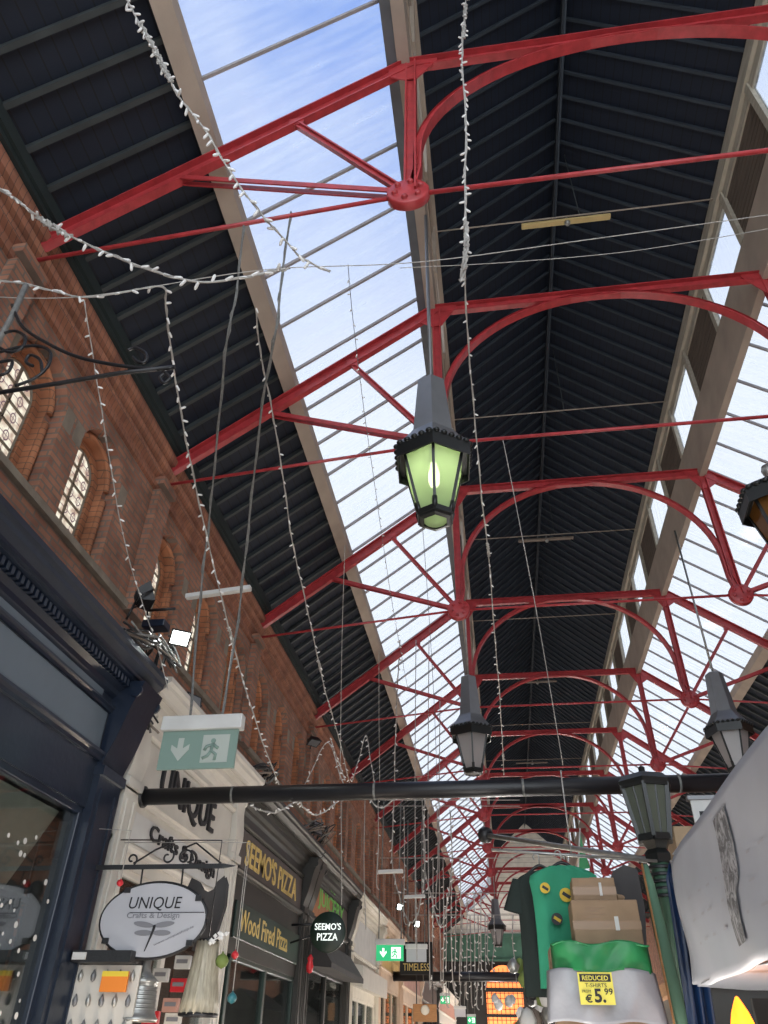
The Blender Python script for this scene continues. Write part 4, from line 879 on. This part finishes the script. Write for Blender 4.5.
for k, (u, v0, v1, y) in enumerate(((429, 640, 990, 16), (416, 640, 960, 15), (440, 700, 985, 20), (365, 800, 930, 14))):
    string([(u, v0, y), (u-1, (v0+v1)/2, y), (u+1, v1, y)], 'plain vertical wire over the left aisle, %s of four' % ['second from the right', 'second from the left', 'rightmost', 'leftmost'][k], .0006*y, bulbs=False, m='wire', cat='wire', tw=False, name='hanging_wire')

# ================================================================== UNIQUE SHOP WARES
bl_ = thing('tin_lantern', tuple(at(137, 1020, 6.5)), 'ribbed galvanised tin lamp hanging below the oval sign', 'lamp'); c = at(136, 1022, 6.5)
b = MB(); b.lathe([(0, 0), (.15, .0), (.158, .02), (.142, .035), (.13, .06), (.115, .2), (.11, .25), (.125, .26), (.09, .29), (.05, .32), (.04, .35), (.04, .52), (0, .52)], c, 28); b.build('body', 'steel', bl_)
b = MB()
for k in range(6): b.lathe([(.13-.003*k, .07+k*.028), (.136-.003*k, .08+k*.028), (.13-.003*k, .09+k*.028)], c, 28)
b.build('ribs', 'steel', bl_)
cz = thing('shell_strip_lampshade', tuple(at(200, 1015, 6.6)), 'long flared lampshade of pale shell strips hanging before the craft shop', 'lampshade'); c = at(198, 1015, 6.6)
b = MB(); n = 48
rows = [[(c.x+(r+.008*math.sin(16*t+1))*math.cos(t), c.y+(r+.008*math.sin(16*t))*math.sin(t), c.z+h) for t in [2*PI*k/n for k in range(n+1)]] for r, h in ((.145, 0), (.13, .12), (.105, .28), (.085, .42), (.08, .50))]
b.grid(rows); solid(b.build('shade', 'capiz', cz), .006); MB().tube([(c.x, c.y, c.z+.49), (c.x, c.y, 1.5), (FX+.02, c.y, 1.52)], .006, 5).build('cord', 'black', cz)
b = MB(); b.lathe([(.15, -.012), (.155, 0), (.15, .012), (.14, 0), (.15, -.012)], c, 28); b.build('lower_rim', 'black', cz); b = MB(); b.lathe([(.08, .49), (.09, .5), (.08, .51)], c, 24); b.build('upper_rim', 'black', cz)
tr = thing('wall_board', tuple(at(205, 940, 6.9)), 'dark grey flared wooden bracket shape behind the oval sign', 'decoration')
b = MB(); pts = [at(u, v, 6.9) for u, v in ((193, 950), (190, 915), (188, 888), (192, 879), (198, 882), (202, 890), (208, 893), (214, 890), (218, 882), (224, 877), (226, 884), (224, 905), (216, 930), (213, 950))]
b.prism([(p.x, p.z) for p in pts], lambda a, c_, t: (a, t, c_), 6.9, 6.96); bev(b.build('board', 'greyfab', tr), .008)
bird = thing('dried_flower_spray', tuple(at(218, 938, 6.5)), 'small white flower spray clipped beside the oval sign', 'decoration'); c = at(218, 938, 6.5)
b = MB()
for k in range(9):
    t = k*.7; b.lathe([(0, -.02), (.022, 0), (0, .02)], c+Vector((.07*math.cos(t)*(.4+.1*k), 0, .035*math.sin(t*1.3))), 6)
b.tube([c+Vector((-.07, 0, -.03)), c, c+Vector((.09, 0, .04))], .005, 5); b.build('blossoms', 'led', bird)
def ornament(u, v, y, m, r, label, hz=None):
    c_ = at(u, v, y); o = thing('hanging_ornament', tuple(c_), label, 'ornament')
    b_ = MB(); b_.lathe([(0, -r), (r*.75, -r*.6), (r, 0), (r*.7, r*.6), (r*.2, r*.95), (0, r)], c_, 14); b_.lathe([(r*.15, r*.9), (r*.15, r*1.2)], c_, 8); b_.build('bauble', m, o)
    b_ = MB(); b_.tube([c_+Vector((0, 0, r)), c_+Vector((0, 0, 1.50-c_.z)), (FX+.02, c_.y, 1.52)], .004, 5); b_.build('cord', 'wire', o)
ornament(222, 961, 6.6, 'olive', .055, 'olive green leather bauble at the edge of the craft shop')
ornament(235, 955, 6.7, 'redthing', .032, 'small red bauble beside the olive one')
ornament(232, 998, 6.7, 'teal', .04, 'teal glass bauble low at the craft shop edge')
ornament(120, 883, 6.2, 'redthing', .028, 'little red bell by the bracket of the oval sign')
rk = thing('display_rack', tuple(at(80, 1023, 6.3)), 'white card rack of small silver charms beside the navy pilaster', 'rack')
a_, c_ = at(78, 965, 6.35), at(128, 1040, 6.35)
b = MB(); b.box(a_.x, c_.x, 6.35, 6.37, c_.z, a_.z); b.build('backing_card', 'white', rk)
for i in range(4):
    for j in range(5):
        b = MB(); p = Vector((a_.x+.05+j*(c_.x-a_.x-.1)/4, 6.335, a_.z-.07-i*.16)); b.lathe([(0, -.045), (.018, -.03), (.022, 0), (.008, .03), (0, .045)], p, 8); b.build('charm', 'lampgrey' if (i+j) % 2 else 'steel', rk)
rb = thing('black_shelf_box', tuple(at(90, 962, 6.2)), 'black box shelf with a white price label above the charm rack', 'box')
a_, c_ = at(73, 950, 6.2), at(123, 962, 6.2); b = MB(); b.box(a_.x, c_.x+.05, 6.2, 6.5, c_.z, a_.z); b.build('box', 'black', rb)
b = MB(); b.box(a_.x+.01, a_.x+.12, 6.19, 6.2, c_.z+.015, a_.z-.015); b.build('price_label', 'white2', rb)
op = thing('orange_card_packet', tuple(at(114, 992, 6.28)), 'orange and yellow packet hanging on the charm rack', 'packet')
a_, c_ = at(103, 971, 6.28), at(125, 992, 6.28); b = MB(); b.box(a_.x, c_.x, 6.28, 6.30, c_.z, a_.z); b.build('card', 'orangething', op)
b = MB(); b.box(a_.x, c_.x, 6.275, 6.28, a_.z-.035, a_.z); b.build('header', 'yellowthing', op)
for k, (u, v, m) in enumerate(((178, 985, 'redthing'), (170, 1005, 'pink'), (160, 975, 'white2'), (182, 962, 'white2'), (150, 1018, 'redthing'), (172, 1020, 'white'))):
    c = at(u, v, 7.1); o = thing('boxed_trinket', tuple(c), 'small %s in the craft shop window, %s' % (['red packet', 'pink packet', 'white box', 'upper white box', 'dark red packet', 'low white box'][k], ['right of the tin lamp', 'below the red packet', 'behind the tin lamp', 'under the oval sign', 'at the bottom edge', 'low between lamp and shade'][k]), 'packet')
    b = MB(); b.box(c.x-.07, c.x+.07, c.y, c.y+.05, c.z-.05, c.z+.05); bev(b.build('box', m, o), .006); b = MB(); b.box(c.x-.05, c.x+.05, c.y-.004, c.y, c.z-.01, c.z+.02); b.build('label_strip', 'greyink', o)

# ================================================================== RIGHT HAND STALL
# lamp post with squat lantern
lp = thing('lamp_post', (1.22, 6.45, -1.6), 'dark green cast iron post topped by a squat six-sided lantern', 'lamp post')
px_, py_ = 1.235, 6.45
b = MB(); b.lathe([(.14, -1.6), (.14, -1.2), (.085, -1.1), (.072, -.9), (.072, 1.0), (.09, 1.02), (.09, 1.08), (.07, 1.10), (.07, 1.22), (.085, 1.24), (.085, 1.30), (.06, 1.33)], (px_, py_, 0), 20); b.build('post', 'postgreen', lp)
b = MB(); b.lathe([(.05, 1.22), (.10, 1.24), (.11, 1.30), (.08, 1.34), (.10, 1.37), (.13, 1.42), (.12, 1.46)], (px_, py_, 0), 6, .3, False)
def ring6(r, z, rot=.3): return [Vector((px_+r*math.cos(rot+k*PI/3), py_+r*math.sin(rot+k*PI/3), z)) for k in range(6)]
lo, hi = ring6(.13, 1.42), ring6(.20, 1.82)
for k in range(6):
    k2 = (k+1) % 6; b.beam(lo[k], hi[k], .03, .03); b.beam(lo[k], lo[k2], .035, .05, (0, 0, 1)); b.beam(hi[k], hi[k2], .035, .05, (0, 0, 1)); b.beam((lo[k]+lo[k2])/2, (hi[k]+hi[k2])/2, .014, .014)
b.build('lantern_frame', 'lampblack', lp)
for k in range(6):
    k2 = (k+1) % 6; b = MB(); b.face([lo[k], lo[k2], hi[k2], hi[k]]); solid(b.build('glass_pane', 'glassolive', lp), .006)
b = MB(); b.lathe([(.22, 1.82), (.23, 1.85), (.18, 1.90), (.08, 1.93), (.03, 1.94), (.03, 1.98), (0, 2.0)], (px_, py_, 0), 6, .3, False); b.build('lantern_roof', 'lampblack', lp)
b = MB()
for q in range(5): b.lathe([(.095, 1.0+q*.05), (.102, 1.01+q*.05), (.095, 1.02+q*.05)], (px_, py_, 0), 16)
b.build('wire_wraps', 'black', lp)
# T-shirts
def cloth_row(c, w_, d_, z, n, ph, amp):
    return [(c.x+w_*math.cos(t), c.y+(d_+amp*math.sin(7*t+ph+z*6))*math.sin(t), c.z+z) for t in [2*PI*k/n for k in range(n+1)]]
def shirt(c, W, H, m, label, sleeve=True, lean=0, cy=0):
    c = Vector(c); o = thing('t_shirt', tuple(c), label, 't-shirt'); b_ = MB(); n = 40; rows = []
    for z, wf, d_ in ((-H, .50, .05), (-H*.85, .49, .055), (-H*.6, .48, .055), (-H*.4, .48, .06), (-H*.25, .49, .06), (-H*.12, .52, .055), (-H*.07, .50, .05), (-H*.03, .40, .045), (0, .27, .04), (.012, .19, .03)):
        rows.append(cloth_row(c+Vector((lean*z, 0, 0)), W*wf, d_, z, n, 1, .014))
    b_.grid(rows); body = b_.build('body', m, o)
    if sleeve:
        for s_ in (-1, 1):
            b_ = MB(); p0_ = c+Vector((s_*W*.40, 0, -.065*H)); p1_ = c+Vector((s_*W*.54, 0, -.34*H)); D = (p1_-p0_)
            rr = []
            for t in range(6):
                p = p0_+D*(t/5); w2 = .06+.006*t; ax = Vector((-D.z, 0, D.x)).normalized()
                rr.append([tuple(p+ax*(w2*math.cos(q))+Vector((0, 1, 0))*(.035*math.sin(q))) for q in [2*PI*k/16 for k in range(17)]])
            b_.grid(rr); b_.build('sleeve', m, o)
    b_ = MB(); b_.tube([(c.x+W*.19*math.cos(t), c.y+.032*math.sin(t), c.z+.008-.0*abs(math.sin(t))-(.035 if math.sin(t) < 0 else 0)*abs(math.sin(t))) for t in [2*PI*k/20 for k in range(21)]], .008, 6); b_.build('collar', m, o)
    return o
def hanger(c, W, rail, label):
    c = Vector(c); o = thing('coat_hanger', tuple(c), label, 'hanger', 'black coat hangers'); b_ = MB()
    b_.tube(crv([c+Vector((-W*.4, 0, -.04)), c+Vector((-W*.2, 0, .02)), c+Vector((0, 0, .06)), c+Vector((W*.2, 0, .02)), c+Vector((W*.4, 0, -.04))]), .011, 8); b_.build('shoulder_bar', 'black', o)
    b_ = MB(); b_.tube([c+Vector((0, 0, .06)), c+Vector((0, 0, .10))] + [c+Vector((-.02+.022*math.cos(t), 0, .12+.022*math.sin(t))) for t in [k*.5 for k in range(9)]], .005, 6); b_.build('hook', 'steel', o)
g1 = shirt((.45, 5.95, 1.125), .47, .74, 'tgreen', 'bright green T-shirt with yellow printed badges, hanging at front of the stall', False)
g2 = shirt((.30, 6.15, 1.13), .38, .78, 'tdark', 'dark bottle-green T-shirt hanging behind the bright green one', True)
hanger((.45, 5.95, 1.10), .42, 0, 'black hanger in the bright green T-shirt'); hanger((.30, 6.15, 1.12), .36, 0, 'black hanger in the dark green T-shirt')
for i, (u, v, r) in enumerate(((545, 888, .035), (566, 895, .045), (557, 919, .038))):
    c = at(u, v, 5.86); b = MB(); b.lathe([(0, 0), (r, .001), (r, .004)], c, 16, axis=(0, -1, 0)); q = b.build('printed_badge', 'yelprint' if i != 2 else 'ink', g1)
    b = MB(); b.beam(c+Vector((-r*.5, -.006, .3*r)), c+Vector((r*.6, -.006, -.4*r)), .004, r*.5, (0, 0, 1)); b.build('badge_mark', 'ink' if i != 2 else 'yelprint', g1)
# clothes rail
rl = thing('clothes_rail', (.4, 6.1, 1.3), 'thin steel rail the T-shirts hang from, running to the green post', 'rail')
b = MB(); b.tube([(-.05, 6.1, 1.285), (1.2, 6.35, 1.24)], .012, 8); b.build('tube', 'steel', rl)
b = MB(); b.tube([(.55, 6.2, 1.27), (.55, 6.2, 1.9)], .006, 5); b.build('suspension_wire', 'wire', rl)
# boxes
def carton(x0, x1, y0, y1, z0, z1, label, m='card', rot=0):
    o = thing('cardboard_box', ((x0+x1)/2, (y0+y1)/2, z0), label, 'box', 'cardboard boxes on the stall')
    b_ = MB(); b_.box(x0, x1, y0, y1, z0, z1); bev(b_.build('carton', m, o), .006)
    zc = z0+(z1-z0)*.42; b_ = MB(); b_.box(x0-.002, x1+.002, y0-.002, y0, zc-.025, zc+.025); b_.box((x0+x1)/2-.02, (x0+x1)/2+.03, y0-.002, y1, z1, z1+.002); b_.build('tape', 'tape', o)
    b_ = MB(); b_.box(x0+(x1-x0)*.62, x0+(x1-x0)*.68, y0-.004, y0-.002, zc-.03, zc+.05); b_.build('white_sticker', 'white2', o)
    b_ = MB()
    for k in range(4): b_.box(x0+(x1-x0)*.2, x0+(x1-x0)*(.42 if k % 2 else .5), y0-.003, y0-.001, z1-.05-k*.018, z1-.045-k*.018)
    b_.build('printed_lines', 'tape', o)
    if rot: o.rotation_euler = (0, 0, rot)
carton(.45, .875, 5.55, 5.84, .60, .855, 'large brown cardboard box, lower of two by the green T-shirt')
carton(.48, .76, 5.62, 5.84, .86, 1.0, 'smaller brown cardboard box on top of the lower one', 'card')
carton(1.42, 1.95, 6.6, 6.95, 1.20, 1.55, 'pale cardboard box behind the lamp post and white sheet', 'cardlight')
# grey draped fabric
gf = thing('draped_fabric', (.85, 5.75, .8), 'dark grey folded fabric leaning beside the cardboard boxes', 'fabric')
b = MB(); pts = [at(u, v, 5.7) for u, v in ((610, 888), (618, 866), (628, 860), (640, 864), (648, 905), (650, 948), (640, 942), (636, 905), (625, 898))]
b.prism([(p.x, p.z) for p in pts], lambda a, c_, t: (a, t, c_), 5.92, 6.25); bev(b.build('cloth', 'greyfab', gf), .012)
b = MB(); c = at(622, 897, 5.9); b.tube([c+Vector((-.04, 0, 0)), c+Vector((.10, .1, 0))], .02, 12); b.build('rolled_edge', 'card', gf)
# draped flag bag with price card
fb = thing('wrapped_bundle', (.56, 5.5, .2), 'bundle wrapped in green and white polythene under the cardboard boxes', 'bundle')
def drape(x0, x1, z0, z1, y, amp, nx=28, nz=16, side=.0):
    rows = []
    for j in range(nz+1):
        z = z0+(z1-z0)*j/nz; r = []
        for i in range(nx+1):
            s_ = i/nx; x = x0+(x1-x0)*s_ + side*(1-j/nz)*(s_-.5)
            r.append((x, y - .10*math.sin(PI*s_)**.5 + amp*math.sin(9*s_+3*j/nz+1)+amp*.6*math.sin(17*s_-4*j/nz), z+.01*math.sin(11*s_)))
        rows.append(r)
    return MB().grid(rows)
solid(drape(.25, .90, .18, .45, 5.50, .014, side=.05).build('white_skirt', 'bagwhite', fb), .01)
solid(drape(.29, .88, .44, .595, 5.49, .014).build('green_top', 'baggreen', fb), .012)
b = MB(); rows = [[(x, y, .595+.015*math.sin(x*20)+.01*math.sin(y*15)) for x in [.29+.59*i/16 for i in range(17)]] for y in (5.40, 5.55, 5.7, 5.82)]; b.grid(rows); solid(b.build('green_cover', 'baggreen', fb), .01)
b = MB(); b.box(.28, .88, 5.52, 5.82, .0, .58); b.build('bundle_core', 'card', fb)
pc = thing('price_card', (.55, 5.36, .29), 'yellow price card reading REDUCED T-SHIRTS FROM 5.99 euro', 'sign')
a_, c_ = at(577, 972, 5.33), at(616, 1005, 5.33); x0, x1, z1, z0 = a_.x, c_.x, a_.z, c_.z
b = MB(); b.box(x0, x1, 5.33, 5.336, z0, z1); b.build('card', 'pricey', pc)
Hh, Ww = z1-z0, x1-x0
b = MB(); b.box(x0+.01, x1-.01, 5.327, 5.33, z1-Hh*.30, z1-Hh*.06); b.build('black_band', 'ink', pc)
text('REDUCED', 'letters', 'pricey', pc, ((x0+x1)/2, 5.325, z1-Hh*.26), (1, 0, 0), (0, 0, 1), Hh*.15, Ww*.75, .002, 'CENTER', thick=.015)
text('T-SHIRTS', 'letters', 'ink', pc, ((x0+x1)/2, 5.328, z1-Hh*.47), (1, 0, 0), (0, 0, 1), Hh*.12, Ww*.62, .002, 'CENTER')
text('FROM', 'letters', 'ink', pc, (x0+Ww*.08, 5.328, z1-Hh*.64), (1, 0, 0), (0, 0, 1), Hh*.09, Ww*.25, .002)
text('€', 'letters', 'ink', pc, (x0+Ww*.15, 5.328, z0+Hh*.06), (1, 0, 0), (0, 0, 1), Hh*.25, Ww*.2, .002, thick=.02)
text('5.', 'letters', 'ink', pc, (x0+Ww*.42, 5.328, z0+Hh*.06), (1, 0, 0), (0, 0, 1), Hh*.43, Ww*.32, .002, thick=.03)
text('99', 'letters', 'ink', pc, (x0+Ww*.72, 5.328, z0+Hh*.30), (1, 0, 0), (0, 0, 1), Hh*.20, Ww*.24, .002, thick=.01)
# green furled canvas poles, blue tarpaulin
fc = thing('furled_parasol', tuple(at(665, 1060, 6.0)), 'sage green canvas strip leaning beside the dark green post', 'canvas')
p0, p1 = at(645, 865, 6.1), at(690, 1060, 6.0); pr = [(0, -.0)]
b = MB(); b.tube([p0.lerp(p1, t) for t in (0, .1, .3, .6, 1)], [.02, .035, .045, .05, .05], 8); b.build('canvas', 'tarpgreen', fc)
b = MB(); b.tube([p0+Vector((-.03, -.05, 0)), p1+Vector((-.06, -.05, 0))], .008, 6); b.build('pole', 'wood', fc)
tb = thing('blue_tarpaulin', (1.3, 6.0, .2), 'dark blue tarpaulin hanging between the green post and the white sheet', 'tarpaulin')
rows = []
for j in range(13):
    v = 862+j*16; y = 5.9; l_ = at(664+ (v-862)*.155+(6 if j == 0 else 0), v, y); r_ = at(690+(v-862)*.16, v, y); rows.append([tuple(l_.lerp(r_, i/14)+Vector((0, .035*math.sin(i*1.3+j*.1)+.02*math.sin(i*2.7), 0))) for i in range(15)])
solid(MB().grid(rows).build('sheet', 'tarpblue', tb), .008)
b = MB(); b.tube([rows[0][0], rows[0][7], rows[0][-1]], .012, 6); b.build('tied_edge', 'wire', tb)
# white sheet canopy
bn = thing('white_canopy_sheet', (1.1, 3.6, .34), 'large white plastic sheet over the nearest stall, printed with a faded grey photo strip', 'canopy')
rows = []
ny, nz = 44, 16
for j in range(nz+1):
    t = j/nz; r = []
    for i in range(ny+1):
        s_ = i/ny; y = 5.30 - 4.4*s_; z = .34+(1.07-.34)*t
        x = 1.07 + .014*math.sin(5*s_*6+t*2)*(1-t) + .009*math.sin(13*s_+5*t)*(1-.6*s_) + .02*(t**3) + .006*math.sin(2.5*PI*t+9*s_)
        r.append((x, y, z - (.05*(1-min(1, s_*9))**2)*(t) + (.03*(1-min(1, s_*12))*(1-t))))
    rows.append(r)
sheet = solid(MB().grid(rows).build('side_sheet', 'banner', bn), .006)
rows2 = [[(1.10+.6*k/6 if True else 0, y, 1.07+.12*k/6) for k in range(7)] for y in (5.28, 4, 3, 2, .9)]
solid(MB().grid(rows2).build('top_sheet', 'banner', bn), .006)
rows3 = [[(1.085+1.6*k/6, y, .36+.02*math.sin(k+y*3)) for k in range(7)] for y in (5.25, 4.5, 3.8, 3, 2, .9)]
solid(MB().grid(rows3).build('underside_sheet', 'banner', bn), .006)
b = MB(); nn = 16
def onsheet(y, z, d=.012):
    s_ = (5.3-y)/4.4; t = (z-.34)/.73
    return (1.07 + .014*math.sin(30*s_+t*2)*(1-t) + .009*math.sin(13*s_+5*t)*(1-.6*s_) + .02*t**3 + .006*math.sin(2.5*PI*t+9*s_) - d, y, z)
rows = [[onsheet(4.08-.27*i/5*(1 if j > 6 else .75)-.02*(1-j/nn), .43+(.98-.43)*j/nn) for i in range(6)] for j in range(nn+1)]
MB().grid(rows).build('photo_print', 'bannerprint', bn)
for k in range(7):
    b = MB()
    z_ = .52+k*.055; y = 4.85
    while y > 3.0:
        l_ = random.uniform(.03, .10)
        if not (3.78 < y < 4.08): b.face([onsheet(y, z_, .009), onsheet(y-l_, z_, .009), onsheet(y-l_, z_+.012, .009), onsheet(y, z_+.012, .009)])
        y -= l_+random.uniform(.06, .2)
    if k in (0, 2, 4): b.build('faint_print_line', mat('faint_grey_print', (.42, .42, .45), .6) if k == 0 else bpy.data.materials['faint_grey_print'], bn, kind='stuff')
# little sign & lamp beneath
ls = thing('small_number_sign', tuple(at(715, 830, 6.5)), 'small white sign with a black letter peeping over the white sheet', 'sign'); a_, c_ = at(690, 800, 6.5), at(716, 828, 6.5)
b = MB(); b.box(a_.x, c_.x+.2, 6.5, 6.52, c_.z, a_.z); b.build('board', 'white2', ls); b = MB(); b.box(a_.x-.02, c_.x+.22, 6.48, 6.55, a_.z, a_.z+.03); b.build('top_rail', 'lampgrey', ls)
text('n', 'letter', 'ink', ls, (a_.x+.05, 6.495, c_.z+.03), (1, 0, 0), (0, 0, 1), .10, .10, .004, thick=.03)
fl = thing('flame_lamp', tuple(at(745, 1060, 4.6)), 'glowing orange lamp under the white sheet at the bottom right', 'lamp'); c = at(744, 1030, 4.6)
b = MB(); b.lathe([(0, -.10), (.045, -.085), (.062, -.03), (.058, .02), (.042, .07), (.022, .11), (.008, .135), (0, .14)], c, 14); b.build('glowing_globe', 'flame', fl)
b = MB(); b.lathe([(.05, -.6), (.03, -.5), (.02, -.12), (.05, -.10), (.05, -.08)], c, 14); b.build('stand', 'black', fl)
lamp('POINT', (c.x+.05, c.y-.15, c.z-.05), 3, (1, .30, .03), .06)
lamp('POINT', (1.6, 4.3, .12), 2.2, (1, .26, .02), .08)
lamp('POINT', (2.0, 3.2, .0), 3, (1, .26, .02), .08)
dk = thing('stall_back_panel', (2.3, 5.6, -1.6), 'dark panel closing the stall behind the glowing lamp', 'panel')
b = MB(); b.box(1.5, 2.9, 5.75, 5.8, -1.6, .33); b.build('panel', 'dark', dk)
b = MB(); b.box(1.5, 2.9, 5.70, 5.75, .0, .03); b.build('shelf', 'seemo', dk)

# ---- stalls further down the right of the aisle
def jumble(c0, W, H, D, n, label, mats_, nm='stall_goods'):
    o = thing(nm, tuple(c0), label, 'goods')
    for k in range(n):
        b_ = MB(); c_ = Vector(c0)+Vector((random.uniform(-W, W)/2, random.uniform(0, D), random.uniform(0, H))); s_ = random.uniform(.04, .10)
        b_.lathe([(0, -s_), (s_*.6, -s_*.8), (s_*random.uniform(.6, 1), 0), (s_*.5, s_*.7), (0, s_)], c_, random.choice((6, 8, 12)), random.random(), True); b_.build('piece', random.choice(mats_), o)
jumble(at(548, 1040, 7.5), .5, .55, .3, 26, 'pile of small patterned goods under the dark green T-shirt', ('white2', 'steel', 'olive', 'greyfab', 'black', 'cowhide'))
jumble(at(520, 1035, 14), .7, .5, .3, 18, 'far heap of pale and orange goods at the bottom of the aisle', ('white2', 'orangething', 'greyfab', 'led', 'black'))
gb = thing('green_banner_flag', tuple(at(590, 860, 9)), 'green and white pennant above the T-shirts', 'flag')
b = MB(); b.prism([(p.x, p.z) for p in (at(578, 870, 8), at(580, 832, 8), at(583, 845, 8), at(590, 868, 8))], lambda a, c_, t: (a, t, c_), 8, 8.01); b.build('cloth', 'baggreen', gb)
b = MB(); b.tube([at(578, 872, 8), at(580, 828, 8)], .008, 6); b.build('pole', 'white2', gb)
hs = thing('market_stall', (2.2, 8.5, -1.6), 'dark central stall body standing behind the T-shirts', 'stall')
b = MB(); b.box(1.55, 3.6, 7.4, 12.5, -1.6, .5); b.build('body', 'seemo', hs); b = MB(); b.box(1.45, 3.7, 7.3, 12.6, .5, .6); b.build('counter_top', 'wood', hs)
# ---- things seen past the far crossbar
for k, (x, y, h, m) in enumerate(((1.6, 30, 2.2, 'dark'), (1.7, 36, 2.4, 'greyfab'), (1.5, 42, 2.6, 'dark'))):
    o = thing('aisle_stall', (x+.8, y, -1.6), 'dark market stall on the right of the far aisle, %s of three' % ['nearest', 'middle', 'farthest'][k], 'stall', 'far aisle stalls')
    b = MB(); b.box(x, x+1.8, y, y+3.5, -1.6, h-.9); b.build('body', m, o); b = MB(); b.prism([(x-.1, h-.9), (x+.9, h-.3), (x+1.9, h-.9)], lambda a, c_, t: (a, t, c_), y-.1, y+3.6); b.build('roof', 'seemo', o)
for o in bpy.data.objects:
    if '_o' in o: del o['_o']
